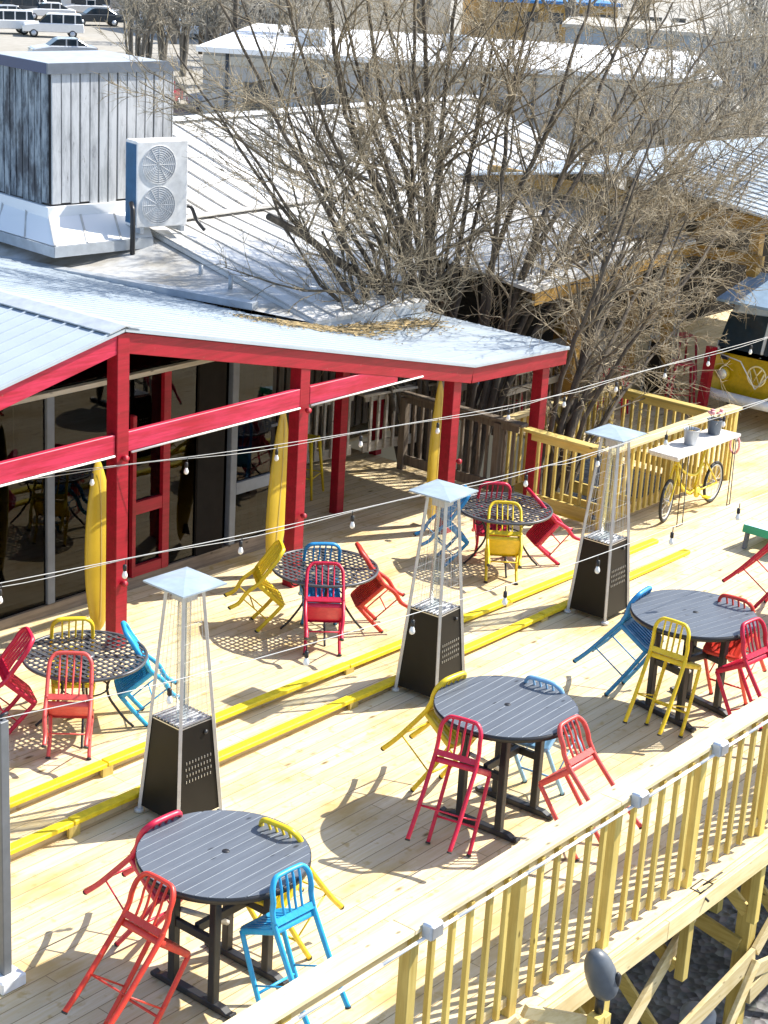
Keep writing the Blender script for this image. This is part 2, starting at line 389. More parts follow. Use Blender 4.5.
# ------------------------------------------------------------------ front railing and under-structure
RY = 6.0
t = thing('deck_railing', 'pale timber railing with square balusters along the front deck edge', 'railing', (2.0, RY, 0))
PX0 = [3.17, 4.40, 5.62, 6.85, 8.07, 9.29, 10.51, 11.76, 12.98, 14.2, 15.42, 16.64, 17.86, 19.08, 20.3]
for i, x in enumerate(PX0):
    x -= 2
    MB().box((x-.045, -.045, -.20 if False else 0), (x+.045, .045, 1.235)).build('post', 'pine', t, .004)
    if i < len(PX0)-1:
        nx = PX0[i+1]-2; MB().box((x+.047, -.019, .09), (nx-.047, .019, .165)).build('bottom_rail', 'pine_x', t)
        MB().box((x+.047, -.019, 1.145), (nx-.047, .019, 1.234)).build('top_rail', 'pine_x', t)
        nb = 5; 
        for j in range(nb):
            if not (4 <= i <= 12): continue
            bx = x+.045+(nx-x-.09)*(j+.75)/(nb+.5)+random.uniform(-.008, .008); ln = random.uniform(-.004, .004)
            b_ = MB().box((bx-.019+ln, -.058, .07), (bx+.019+ln, -.0205, 1.2)); b_.build('baluster', 'pine', t)
for i in range(0, len(PX0)-1, 2):
    MB().box((PX0[i]-2-.04, -.07, 1.236), (PX0[min(i+2, len(PX0)-1)]-2-.043, .12, 1.274)).build('cap_board', 'cap_pine', t, .004)
t = thing('light_conduit', 'thin white electrical conduit run under the front railing cap', 'conduit', (3, RY-.09, 1.195))
for i in range(0, 22):
    a = i*.78; MB().tube([(a, 0, 0), (a+.775, 0, 0)], .013, 6).build('conduit_length', 'whitebox', t)
for x, lab in ((8.16, 'nearest of the three grey junction boxes on the front railing, at the bottom'), (10.66, 'grey junction box on the front railing beside the sunlit red bar stool'), (11.86, 'farthest grey junction box on the front railing, below the yellow bar stool')):
    b = thing('junction_box', lab, 'junction box', (x, RY-.10, 1.19), group='junction boxes on the railing')
    MB().box((-.065, -.05, .0), (.065, .035, .115)).build('box_body', 'jbox', b, .012)
    MB().box((-.055, -.058, .012), (.055, -.051, .103)).build('cover_plate', 'steel', b, .004)
    MB().tube([(.06, -.005, .05), (.12, -.005, .02)], .012, 6).build('gland', 'whitebox', b)

t = thing('deck_framing', 'pale timber rim beam, posts and crossed braces holding up the deck edge', 'deck framing', (4, 5.9, -4.5))
Z0 = 4.5
def fr(name, p, q, wd, ht, mt, upv=(0, 0, 1)):
    o = Vector((4, 5.9, -4.5)); MB().beam(Vector(p)-o, Vector(q)-o, wd, ht, upv).build(name, mt, t, .004)
fr('edge_board', (2, 5.872, -.022), (30, 5.872, -.022), .045, .038, 'pine_x')
fr('rim_beam', (2, 5.825, -.098), (11.2, 5.825, -.098), .04, .175, 'pine_x'); fr('rim_beam', (11.203, 5.825, -.098), (30, 5.825, -.098), .04, .175, 'pine_x')
pass
for i in range(26): fr('joist', (5.+i*.61, 5.85, -.13), (5.+i*.61, 13.4, -.13), .04, .16, 'pine_y')
for x in (8.1, 10.75, 13.35, 15.95, 18.55):
    for y in (6.15, 9.0, 11.8): fr('support_post', (x, y, -4.5), (x, y, -.22), .14, .14, 'pine', (0, 1, 0))
    zc = -1.42
    fr('lower_brace', (x, 6.04, zc), (x-2.6, 6.04, zc-.42), .045, .19, 'pine_x'); fr('diagonal_brace', (x-.02, 5.99, zc-.02), (x-1.5, 5.99, zc-1.9), .045, .12, 'pine_x')
    fr('diagonal_brace', (x+.02, 6.04, zc+.04), (x+1.3, 6.04, -.42), .045, .14, 'pine_x'); fr('lower_brace', (x+.05, 6.03, zc-.16), (x+2.5, 6.03, zc-.75), .045, .14, 'pine_x')
    fr('cross_brace', (x-.09, 6.15, zc+.10), (x-.09, 9.0, -.72), .045, .15, 'pine_y'); fr('cross_brace', (x+.09, 6.15, -.5), (x+.09, 9.0, -3.0), .045, .14, 'pine_y'); fr('cross_brace', (x-.14, 6.15, -3.2), (x-.14, 9.0, -.6), .045, .14, 'pine_y')
    fr('girder', (x, 6.23, -.31), (x, 13, -.31), .09, .19, 'pine_y')
for i, x in enumerate(PX0[2:12]):
    if i % 1 == 0:
        fr('hanging_stub', (x+.0, 5.93, -.85), (x+.0, 5.93, -.06), .085, .085, 'pine', (0, 1, 0))
        fr('knee_brace', (x, 5.99, -.78), (x, 6.75, -.22), .04, .12, 'pine_y')

# speaker on a stub post, drum below
t = thing('outdoor_speaker', 'grey rounded outdoor speaker perched on a timber stub below the railing', 'speaker', (9.80, 5.55, -.02))
egg = [(.0, -.27), (.06, -.262), (.105, -.235), (.14, -.18), (.158, -.10), (.162, 0), (.152, .09), (.13, .165), (.10, .215), (.06, .25), (.03, .262), (.0, .265)]
eg = MB().lathe(egg, (0, 0, 0), 24).build('speaker_shell', 'spk', t); eg.location = (-.03, 0, .33); eg.rotation_euler = (R(-8), R(-20), 0); eg.scale = (.70, .70, .84)
dv = MB().lathe([(.0, -.02), (.05, -.02), (.062, -.004), (.066, .008), (.0, .008)], (0, 0, 0), 20, axis='y').build('speaker_driver', 'black', t); dv.location = (.03, -.104, .30); dv.rotation_euler = (R(6), R(-20), R(12)); dv.scale = (.6, 1, 1.2)
MB().tube([(0, 0, 0), (0, 0, .14)], .035, 8).build('bracket', 'black', t)
t = thing('stub_post', 'short doubled timber stub carrying the grey speaker', 'timber post', (9.82, 5.55, -.90))
MB().box((-.10, -.05, 0), (-.012, .05, .87)).build('timber', 'pine', t, .004); MB().box((-.006, -.05, -.02), (.08, .05, .84)).build('timber', 'pine', t, .004)
MB().beam((-.05, .05, .78), (-.62, .25, 1.06), .045, .09).build('side_brace', 'pine_x', t)
MB().beam((-.2, .05, .1), (-.75, .26, 1.02), .045, .10).build('side_brace', 'pine_x', t)
t = tag(MB().lathe([(.19, 0), (.2, .02), (.2, .1), (.185, .12), (.185, .2), (.2, .22), (.2, .34), (.185, .36), (.185, .44), (.2, .46), (.2, .58), (.19, .62), (.12, .64)], (0, 0, 0), 20).build('ribbed_drum', 'drum'), 'grey ribbed plastic drum in the shade under the deck', 'drum')
t.location = (15.6, 7.6, -4.49)
t = thing('wire_bracket', 'black wire bracket lying on the deck rim beam', 'bracket', (11.75, 5.84, .0))
mb = MB(); mb.tube([(0, 0, 0), (.2, 0, .0), (.2, .1, .0), (0, .1, .0), (0, 0, 0)], .007, 5); mb.tube([(.12, .05, .0), (.34, .0, .05)], .007, 5); mb.build('wire_frame', 'black', t)
MB().tube([(.02, .05, 0), (.02, -.07, -.06)], .011, 5).build('hook', 'black', t)

# pole at the left
t = thing('string_light_pole', 'square grey metal pole on a white base at the left edge of the deck', 'light pole', (7.05, 8.80, 0))
MB().box((-.038, -.038, .1), (.038, .038, 2.08)).build('pole', 'pole_grey', t, .006)
mb = MB(); mb.box((-.11, -.11, 0), (.11, .11, .10)); mb.build('base_block', 'whitebox', t, .012)
MB().tube([(0, 0, 2.08), (0, 0, 2.11), (.05, -.01, 2.12)], .012, 6).build('eye_bolt', 'black', t)

# ------------------------------------------------------------------ chairs
def make_chair(hs, ht, ds, D, rk, wd, wf, col, stool):
    name = 'bar_stool' if stool else 'metal_chair'
    root = thing(name, None, 'bar stool' if stool else 'chair')
    r_ = .0215
    for s in (-1, 1):
        MB().tube(smoothpts([(s*wf/2, 0, .012), (s*(wf/2-.004), .004, hs*.5), (s*(wd/2-.012), -.004, hs-.02)], 5), r_, 8, flat=.8).build('leg', col, root)
        MB().lathe([(.020, 0), (.0235, .002), (.0235, .014), (.020, .016)], (s*wf/2, 0, 0), 8).build('foot_cap', 'foot', root)
        pts = smoothpts([(s*wf/2, -D, .012), (s*wf/2, -D+.035, hs*.28), (s*(wd/2-.004), -ds-.028, hs*.62), (s*(wd/2-.004), -ds-.004, hs), (s*(wd/2-.006), -ds-.012, hs+.05)], 5)
        MB().tube(pts, [r_*1.05]*len(pts), 8, flat=.85).build('leg', col, root)
        MB().lathe([(.020, 0), (.0235, .002), (.0235, .014), (.020, .016)], (s*wf/2, -D, 0), 8).build('foot_cap', 'foot', root)
    # back: arch, lower rail, vertical slats
    mb = MB(); w2 = wd/2-.006; zt = ht-.012; yb = -ds-rk
    arch = [(-w2, -ds-.008, hs+.03), (-w2, -ds-.02, hs+.12), (-w2+.004, yb+.02, zt-.16), (-w2+.012, yb+.004, zt-.075), (-w2+.055, yb, zt-.012), (-w2+.12, yb-.003, zt), (w2-.12, yb-.003, zt), (w2-.055, yb, zt-.012), (w2-.012, yb+.004, zt-.075), (w2-.004, yb+.02, zt-.16), (w2, -ds-.02, hs+.12), (w2, -ds-.008, hs+.03)]
    mb.tube(smoothpts(arch, 5), .0235, 9, flat=.75)
    mb.box((-w2+.01, -ds-.024, hs+.012), (w2-.01, -ds+.004, hs+.062))
    ns = 4
    for i in range(ns):
        x = (i-(ns-1)/2)*.058
        mb.tube(smoothpts([(x, -ds-.012, hs+.05), (x*1.03, -ds-.03, hs+.16), (x*1.06, yb+.012, zt-.10), (x*1.06, yb, zt-.008)], 4), .0125, 6, flat=.7)
    mb.build('backrest', col, root)
    # seat: dished pan with a turned-down skirt and pressed ribs
    prof = []; nseg = 6; hx, y0, y1, rr = wd/2+.004, -ds-.002, .022, .05
    for cx, cy, a0 in ((hx-rr, y1-rr, 0), (-hx+rr, y1-rr, 90), (-hx+.02, y0+.02, 180), (hx-.02, y0+.02, 270)):
        q = rr if cy > -.1 else .02
        for i in range(nseg+1): a = R(a0+90*i/nseg); prof.append((cx+q*math.cos(a), cy+q*math.sin(a)))
    n = len(prof); cx0, cy0 = 0, (y0+y1)/2; vs = []
    for sc, z in ((.97, hs-.045), (1, hs-.04), (1.0, hs-.006), (.965, hs+.004), (.90, hs), (.55, hs-.012), (.01, hs-.014)):
        vs += [(cx0+(x-cx0)*sc, cy0+(y-cy0)*sc, z) for x, y in prof]
    fs = [(k_*n+i, k_*n+(i+1) % n, (k_+1)*n+(i+1) % n, (k_+1)*n+i) for k_ in range(6) for i in range(n)]
    fs += [tuple(range(6*n, 7*n))]
    mb = MB().add(vs, fs, True)
    vs = [(cx0+(x-cx0)*.96, cy0+(y-cy0)*.96, hs-.026) for x, y in prof]; mb.add(vs, [tuple(range(n))])
    for i in range(7):
        x = (i-3)*.044; mb.box((x-.011, y0+.05, hs-.016), (x+.011, y1-.05, hs-.002))
    mb.build('seat', col, root)
    mb = MB(); zr = hs*.42
    fx = lambda z: wf/2-.005*(z/hs)
    yr = lambda z: -D+.035*min(1, z/(hs*.28)) if z < hs*.28 else -D+.035+(D-.035-ds-.028)*((z-hs*.28)/(hs*.34))
    for s in (-1, 1): mb.tube([(s*fx(zr), 0, zr), (s*fx(zr), yr(zr), zr)], .0075, 6)
    if stool:
        mb.tube([(-fx(zr*.8), 0, zr*.8), (fx(zr*.8), 0, zr*.8)], .011, 6); mb.tube([(-fx(zr), yr(zr), zr), (fx(zr), yr(zr), zr)], .008, 6)
    else:
        mb.tube([(-fx(zr), -D*.5, zr), (fx(zr), -D*.5, zr)], .0075, 6)
    mb.build('stretcher', col, root)
    return root
stool0 = make_chair(.72, 1.08, .37, .46, .07, .385, .38, 'c_red', True)
chair0 = make_chair(.42, .855, .36, .40, .055, .39, .355, 'c_red', False)
used = {}
def put(proto, x, y, z, az, th, col, label, group):
    o = proto if proto not in used else copy_tree(proto)
    used[proto] = 1
    o.location = (x, y, z); o.rotation_euler = (-R(th), 0, R(az-90))
    o['label'] = label; o['group'] = group
    if col != 'c_red': pend.append((o, col))
    return o
pend = []
G1, G2 = 'stools tipped against the bar tables', 'chairs tipped against the low mesh tables'
for x, y, az, th, col, lab in [
    (7.189, 7.721, -.6, 38.4, 'c_orange', 'tomato red bar stool tipped against the left of the nearest bar table, seen from behind'),
    (8.134, 8.605, -92, 37.8, 'c_red', 'crimson bar stool mostly hidden behind the nearest bar table, rear legs pointing left'),
    (8.80, 7.655, 185, 33, 'c_yellow', 'yellow bar stool tipped against the right side of the nearest bar table'),
    (8.153, 7.104, 87.4, 23.8, 'c_sunlit_blue', 'bright blue bar stool leaning on the front of the nearest bar table'),
    (10.823, 7.716, 11.7, 28.4, 'c_red', 'crimson bar stool tipped against the left of the middle bar table, seen from behind'),
    (11.62, 8.576, -93.5, 34.2, 'c_yellow', 'yellow bar stool behind the middle bar table, rear legs pointing left'),
    (12.319, 7.786, 187, 33.8, 'c_pale', 'pale blue bar stool behind the middle bar table, only its arched back above the top'),
    (11.64, 6.841, 90.5, 39.4, 'c_sunlit_red', 'sunlit red bar stool tipped against the front right of the middle bar table, above the railing'),
    (14.612, 8.508, -84.5, 33.3, 'c_blue', 'blue bar stool tipped far over against the left of the right-hand bar table'),
    (14.128, 7.637, .5, 21, 'c_yellow', 'yellow bar stool leaning on the front of the right-hand bar table, seen from behind'),
    (14.668, 6.985, 84.6, 30.6, 'c_red', 'magenta red bar stool at the right of the right-hand bar table by the photo edge'),
    (15.272, 7.564, 185, 30.6, 'c_orange', 'orange red bar stool behind the right-hand bar table, its seat under the top'),
    (17.80, 8.60, -86, 34, 'c_red', 'red bar stool cut off by the right photo edge below the green board')]:
    put(stool0, x, y, .006, az, th, col, lab, G1)
for x, y, az, th, col, lab in [
    (9.442, 10.872, 43.2, 40.8, 'c_sunlit_red', 'sunlit red chair in front of the left mesh table, seen from behind'),
    (9.415, 11.754, -28.2, 42.9, 'c_red', 'dark red chair at the left photo edge leaning on the left mesh table'),
    (10.128, 11.606, 231.8, 28.6, 'c_yellow', 'yellow chair behind the left mesh table, only its arched back showing'),
    (10.525, 11.046, 143.9, 39, 'c_sunlit_blue', 'bright blue chair leaning on the right of the left mesh table beside a heater'),
    (12.938, 11.957, -39, 42.9, 'c_yellow', 'yellow chair tipped against the left of the middle mesh table by a surfboard'),
    (12.878, 10.937, 42.7, 46.2, 'c_red', 'crimson chair in front of the middle mesh table, seen from behind'),
    (13.495, 11.533, 226.8, 31.1, 'c_blue', 'dark blue chair behind the middle mesh table, only its back showing'),
    (13.948, 11.071, 140.7, 43, 'c_orange', 'orange red chair tipped against the right of the middle mesh table, legs in the air'),
    (17.224, 11.042, 142.7, 49.6, 'c_red', 'dark red chair tipped against the right of the far mesh table below the corner post'),
    (16.033, 10.97, 38.8, 49.9, 'c_yellow', 'yellow chair in front of the far mesh table, seen from behind'),
    (16.703, 11.631, 222.2, 29.5, 'c_red', 'red chair behind the far mesh table in the roof shade, only its back showing'),
    (16.08, 11.90, -39, 43, 'c_blue', 'blue chair left of the far mesh table, half hidden by the middle heater')]:
    put(chair0, x, y, zup(x)+.006, az, th, col, lab, G2)
for o, c in pend: recolor(o, 'c_red', c)

# ------------------------------------------------------------------ bar tables
def make_bar_table():
    root = thing('bar_table', None, 'bar table'); rad = .615; zt = 1.05
    mb = MB(); wq = .088; gp = .009
    nrow = int(2*rad/wq)
    y = -rad+.004
    rows = 14; wq = (2*rad-.008)/rows; mbg = MB()
    for i in range(rows):
        a = -rad+.004+i*wq+gp/2; b = a+wq-gp
        top = []; 
        for yy in [a+(b-a)*q/5 for q in range(6)]: top.append((math.sqrt(max(0, (rad-.003)**2-yy*yy)), yy))
        poly = [(x_, y_) for x_, y_ in top]+[(-x_, y_) for x_, y_ in reversed(top)]
        poly = [p for j, p in enumerate(poly) if j == 0 or (abs(p[0]-poly[j-1][0])+abs(p[1]-poly[j-1][1])) > 1e-4]
        mb.prism(poly, zt-.028, zt)
        if i:
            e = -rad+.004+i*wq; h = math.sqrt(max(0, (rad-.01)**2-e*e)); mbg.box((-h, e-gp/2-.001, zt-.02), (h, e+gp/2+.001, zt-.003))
    mb.build('tabletop', 'slat', root); mbg.build('slat_gap_glint', 'gap', root)
    MB().lathe([(rad-.06, zt-.05), (rad+.003, zt-.05), (rad+.003, zt-.006), (rad-.002, zt-.006), (rad-.002, zt-.03), (rad-.06, zt-.03)], (0, 0, 0), 64, ring=True).build('rim', 'black', root)
    mb = MB(); mb.lathe([(0, zt+.001), (.028, zt+.001), (.026, zt+.004), (0, zt+.004)], (.02, 0, 0), 16); mb.build('parasol_hole_cap', 'black', root)
    for s in (-1, 1):
        x = s*.275
        foot = MB(); hl = .36
        pl = [(-hl, .03), (-hl-.035, .045), (-hl-.05, .02), (-hl-.035, 0), (hl+.035, 0), (hl+.05, .02), (hl+.035, .045), (hl, .03), (hl-.06, .055), (-hl+.06, .055)]
        foot.prism([(a, b) for a, b in pl], -.035, .035, Matrix(((0, 0, 1, x), (1, 0, 0, 0), (0, 1, 0, 0), (0, 0, 0, 1))))
        foot.build('trestle_foot', 'black', root, .006)
        for sy in (-1, 1): MB().box((x-.032, sy*.2-.032, .05), (x+.032, sy*.2+.032, zt-.052)).build('leg', 'black', root, .006)
        MB().box((x-.02, -.168, .50), (x+.02, .168, .565)).build('trestle_rail', 'black', root, .004)
        MB().box((x-.03, -.42, zt-.085), (x+.03, .42, zt-.052)).build('top_bearer', 'black', root)
    MB().box((-.255, -.022, .515), (.255, .022, .585)).build('stretcher', 'black', root, .004)
    mb = MB(); mb.tube([(-.24, .17, .62), (.24, .17, .30)], .022, 6); mb.build('diagonal_brace', 'alu', root)
    return root
bt = make_bar_table()
for i, (x, y, lab) in enumerate([(8.15, 7.74, 'round grey slatted bar table nearest the camera, bottom left'), (11.6, 7.78, 'round grey slatted bar table in the middle of the front deck'), (14.68, 7.75, 'round grey slatted bar table at the right with a yellow stool in front'), (17.95, 7.75, 'grey slatted bar table past the right photo edge, only its shadow seen')]):
    o = bt if i == 0 else copy_tree(bt)
    o.location = (x, y, 0.006); o['label'] = lab; o['group'] = 'bar tables on the lower deck'
    o.rotation_euler.z = R((0, 2, -12, 4)[i])

# ------------------------------------------------------------------ low mesh tables
def make_mesh_table():
    root = thing('mesh_table', None, 'table'); rad = .56; zt = .72
    mb = MB(); 
    st = .066
    k_ = int(rad/st)
    for i in range(-k_, k_+1):
        c = i*st; h = math.sqrt(max(0, (rad-.012)**2-c*c)); 
        if h < .05: continue
        mb.box((c-.012, -h, zt-.004), (c+.012, h, zt+.002)); mb.box((-h, c-.013, zt-.008), (h, c+.013, zt-.0042))
    mb.build('mesh_top', 'wire', root)
    MB().lathe([(rad-.022, zt-.02), (rad, zt-.022), (rad+.006, zt-.008), (rad, zt+.006), (rad-.022, zt+.004)], (0, 0, 0), 56, ring=True).build('rim', 'wire', root)
    mb = MB()
    for a in (45, 135): 
        c, s = math.cos(R(a)), math.sin(R(a)); mb.beam((-c*.53, -s*.53, zt-.018), (c*.53, s*.53, zt-.018), .045, .012)
    mb.lathe([(.02, zt-.03), (.09, zt-.03), (.09, zt+.004), (.03, zt+.006)], (0, 0, 0), 20, ring=True); mb.build('cross_brace', 'wire', root)
    for a in (45, 135, 225, 315):
        c, s = math.cos(R(a)), math.sin(R(a))
        pr = [(.36, zt-.03), (.30, .62), (.23, .50), (.20, .40), (.22, .30), (.28, .20), (.36, .09), (.44, .012)]
        mb = MB(); mb.tube(smoothpts([(q*c, q*s, z) for q, z in pr], 5), .0125, 7)
        cu = [(.30+.05*math.cos(R(b)), .55+.05*math.sin(R(b))) for b in range(180, 480, 25)]
        mb.tube([(q*c, q*s, z) for q, z in cu], .008, 6)
        mb.build('leg', 'black', root)
    mb = MB(); mb.lathe([(.205, .395), (.217, .395), (.217, .407), (.205, .407)], (0, 0, 0), 24, ring=True); mb.build('leg_ring', 'black', root)
    return root
mt = make_mesh_table()
for i, (x, y, lab) in enumerate([(9.983, 11.271, 'round black wire mesh table at the left below the tall red post'), (13.393, 11.395, 'round black wire mesh table in the middle beside the second red post'), (16.552, 11.358, 'round black wire mesh table farthest back behind the middle heater')]):
    o = mt if i == 0 else copy_tree(mt)
    o.location = (x, y, zup(x)+.004); o['label'] = lab; o['group'] = 'low mesh tables on the upper deck'

# ------------------------------------------------------------------ pyramid heaters
def make_heater():
    root = thing('patio_heater', None, 'patio heater'); zb, zm, zc = .06, .90, 2.06
    hw = lambda z: .243-(.243-.105)*(z-zb)/(zc-zb)
    for i, (sx, sy) in enumerate(((1, 1), (-1, 1), (-1, -1), (1, -1))):
        a, b = hw(0.02), hw(zc); MB().beam((sx*a, sy*a, .02), (sx*b, sy*b, zc), .028, .028, (sx, -sy, 0)).build('corner_strut', 'alu', root)
        MB().lathe([(.03, 0), (.045, .005), (.04, .03), (.02, .035)], (sx*.246, sy*.246, 0), 10).build('foot', 'alu', root)
    for k_ in range(4):
        m4 = Matrix.Rotation(k_*PI/2, 4, 'Z')
        a, b = hw(zb)-.012, hw(zm)-.012
        vs = [m4 @ Vector(p) for p in ((-a, -a-.006, zb), (a, -a-.006, zb), (b, -b-.006, zm), (-b, -b-.006, zm), (-a+.01, -a+.02, zb), (a-.01, -a+.02, zb), (b-.01, -b+.02, zm), (-b+.01, -b+.02, zm))]
        mb = MB().add(vs, [(0, 1, 2, 3), (7, 6, 5, 4), (0, 4, 5, 1), (1, 5, 6, 2), (2, 6, 7, 3), (3, 7, 4, 0)])
        if k_ % 2 == 0:
            for r_ in range(4):
                z = .40+r_*.055; y = -hw(z)+.0035
                for c in range(-4, 5):
                    x = c*.034+(.008 if r_ % 2 else 0); mb.box((x-.003, y-.0025, z), (x+.003, y+.003, z+.024), m4)
        pn = mb.build('base_panel', 'heater_black', root); pn.data.materials.append(M['steel'])
        for q in pn.data.polygons:
            if q.index >= 6: q.material_index = 1
        # wire guard
        mb = MB()
        for i in range(1, 6):
            u = i/6*2-1; a, b = hw(zm+.02)-.004, hw(zc-.02)-.004
            mb.tube([m4 @ Vector((u*a, -a, zm+.02)), m4 @ Vector((u*b, -b, zc-.02))], .0016, 4, False)
        for i in range(7):
            z = zm+.10+i*.155; a = hw(z)-.003; mb.tube([m4 @ Vector((-a, -a, z)), m4 @ Vector((a, -a, z))], .0013, 4, False)
        mb.build('wire_guard', 'alu', root)
    MB().lathe([(.056, zm), (.056, zc-.08), (.052, zc-.08), (.052, zm)], (0, 0, 0), 20, ring=True).build('flame_tube', 'tube', root)
    mb = MB(); a = hw(zm)
    for i in range(9):
        y = -a+.02+i*(2*a-.04)/8; mb.box((-a+.012, y-.007, zm+.0), (a-.012, y+.007, zm+.012))
    mb.box((-a+.005, -a+.005, zm-.02), (a-.005, a-.005, zm-.004)); mb.build('burner_grille', 'steel', root)
    a = hw(zc)+.01; mb = MB()
    mb.box((-a, -a, zc-.005), (a, a, zc+.02)); mb.box((-.075, -.075, zc-.10), (.075, .075, zc-.02)); mb.build('emitter', 'alu', root)
    c = .242; vs = [(-c, -c, zc+.035), (c, -c, zc+.035), (c, c, zc+.035), (-c, c, zc+.035), (-c, -c, zc+.05), (c, -c, zc+.05), (c, c, zc+.05), (-c, c, zc+.05), (0, 0, zc+.082)]
    MB().add(vs, [(0, 1, 5, 4), (1, 2, 6, 5), (2, 3, 7, 6), (3, 0, 4, 7), (4, 5, 8), (5, 6, 8), (6, 7, 8), (7, 4, 8), (3, 2, 1, 0)]).build('heat_reflector', 'whitesteel', root)
    for sx in (-1, 1):
        for sy in (-1, 1): MB().tube([(sx*.1, sy*.1, zc+.01), (sx*.1, sy*.1, zc+.05)], .008, 6).build('reflector_spacer', 'alu', root)
    MB().lathe([(.0, 0), (.02, 0), (.02, .012), (0, .012)], (.09, -hw(.8)-.013, .8), 12, axis='y').build('control_knob', 'black', root)
    return root
ht = make_heater()
for i, (x, y, z, lab) in enumerate([(9.70, 9.74, 0, 'black and silver pyramid patio heater nearest, left of the bar tables'), (13.22, 9.80, 0, 'black and silver pyramid patio heater in the middle behind the middle bar table'), (16.25, 9.78, 0, 'black and silver pyramid patio heater at the right in front of the pit railing'), (25.3, 14.5, 0, 'pyramid patio heater far back beyond the tree, half hidden by branches')]):
    o = ht if i == 0 else copy_tree(ht)
    o.location = (x, y, z+.002); o['label'] = lab; o['group'] = 'pyramid patio heaters'
    o.rotation_euler.z = R((-2, 3, 1, 20)[i])

exec_rest = True
#@@REST@@
# ------------------------------------------------------------------ red pergola with tin roof
def zr(x):
    if x < 11.48: return 3.45-.213*(11.48-x)
    if x < 17.2: return 3.45-.2238*(x-11.48)
    return 2.17-.045*(x-17.2)
t = thing('pergola', 'red timber pergola with a pale tin gable roof over the upper deck', 'pergola', (11.6, 12.6, 0))
O = Vector((11.6, 12.6, 0))
def sheet(mb, quad, th=.03, nrm=None):
    q = [Vector(p)-O for p in quad]; n = (q[1]-q[0]).cross(q[2]-q[0]).normalized()
    if n.z < 0: n = -n
    vs = q+[p-n*th for p in q]; k = len(q)
    mb.add(vs, [tuple(range(k)), tuple(range(2*k-1, k-1, -1))]+[(i, k+i, k+(i+1) % k, (i+1) % k) for i in range(k)])
def ribs(mb, f0, f1, n, wdt, hgt):
    """raised ribs between two edge functions"""
    for i in range(n+1):
        u = i/n; a, b = Vector(f0(u))-O, Vector(f1(u))-O; mb.beam(a+Vector((0, 0, hgt/2)), b+Vector((0, 0, hgt/2)), wdt, hgt)
YF = 12.40
mb = MB(); sheet(mb, [(5.0, YF, zr(5.0)), (11.48, YF, 3.45), (11.48, 22, 3.45), (5.0, 22, zr(5.0))])
ribs(mb, lambda u: (5.0, YF+.02+u*9.5, zr(5.0)), lambda u: (11.43, YF+.02+u*9.5, 3.44), 48, .022, .014)
rl = mb.build('roof_slope', 'tin', t)
mb = MB(); sheet(mb, [(11.48, YF, 3.45), (17.2, YF, 2.17), (17.2, 15.4, 2.17), (16.45, 15.4, zr(16.45)), (15.3, 22, zr(15.3)), (11.48, 22, 3.45)])
ribs(mb, lambda u: (11.53, YF+.02+u*2.9, 3.44), lambda u: (17.2, YF+.02+u*2.9, 2.17), 14, .022, .009)
ribs(mb, lambda u: (11.53, 15.5+u*6.4, 3.44), lambda u: (16.40-u*1.1, 15.5+u*6.4, zr(16.40-u*1.1)), 30, .022, .009)
rr = mb.build('roof_slope', 'tin', t)
mb = MB(); sheet(mb, [(17.2, YF, 2.17), (19.25, YF, 2.08), (19.4, 15.7, 2.08), (17.2, 15.7, 2.17)])
ribs(mb, lambda u: (17.2, YF+.02+u*3.2, 2.17), lambda u: (19.25+.13*u, YF+.02+u*3.2, 2.08), 15, .022, .009); mb.build('porch_roof', 'tin', t)
mb = MB()
for s in (-1, 1):
    a = Vector((11.48, YF-.01, 3.468))-O; b = Vector((11.48, 22, 3.468))-O; d = Vector((s*.20, 0, -.044)); mb.add([a, b, b+d, a+d, a+Vector((0, 0, .012)), b+Vector((0, 0, .012)), b+d+Vector((0, 0, .012)), a+d+Vector((0, 0, .012))], [(0, 1, 2, 3), (7, 6, 5, 4), (0, 3, 7, 4), (3, 2, 6, 7), (1, 5, 6, 2)])
mb.build('ridge_cap', 'flash', t)
def pb(name, p, q, wd, ht, mt='red_paint', upv=(0, 0, 1)): return MB().beam(Vector(p)-O, Vector(q)-O, wd, ht, upv).build(name, mt, t, .005)
d_ = .135
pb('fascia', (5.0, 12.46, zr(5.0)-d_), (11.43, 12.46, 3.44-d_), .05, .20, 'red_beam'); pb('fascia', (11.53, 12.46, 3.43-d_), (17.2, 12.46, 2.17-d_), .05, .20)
pb('fascia', (17.203, 12.46, 2.17-d_), (19.25, 12.46, 2.08-d_), .05, .20); pb('eave_fascia', (19.22, 12.49, 2.08-d_), (19.37, 15.7, 2.08-d_), .05, .19)
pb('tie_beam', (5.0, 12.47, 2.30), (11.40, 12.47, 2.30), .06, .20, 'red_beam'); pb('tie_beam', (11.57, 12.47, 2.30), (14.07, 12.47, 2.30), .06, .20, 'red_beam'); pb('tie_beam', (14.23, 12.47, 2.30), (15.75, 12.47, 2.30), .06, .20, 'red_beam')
for x, y in ((8.9, 12.56), (11.485, 12.50), (14.15, 12.52), (16.98, 12.56), (18.90, 12.58)):
    pb('post', (x, y, 0), (x, y, zr(x)-.05), .155, .155, 'red_paint', (0, 1, 0))
for x, y in ((16.5, 13.9), (18.95, 15.3), (14.7, 13.72)): pb('post', (x, y, 0), (x, y, zr(x)-.06), .13, .13, 'red_paint', (0, 1, 0))
for y in (13.4, 14.4, 15.3): pb('rafter', (14.7, y, zr(14.7)-.12), (17.2, y, zr(17.2)-.12), .05, .14); pb('rafter', (17.2, y, zr(17.2)-.12), (19.2, y, zr(19.2)-.12), .05, .14)
for x in (5.2, 6.8, 8.4, 10, 11.6, 13.2): pb('purlin', (x, 12.5, zr(x)-.12), (x, 13.5, zr(x)-.12), .05, .12, 'oldwood')
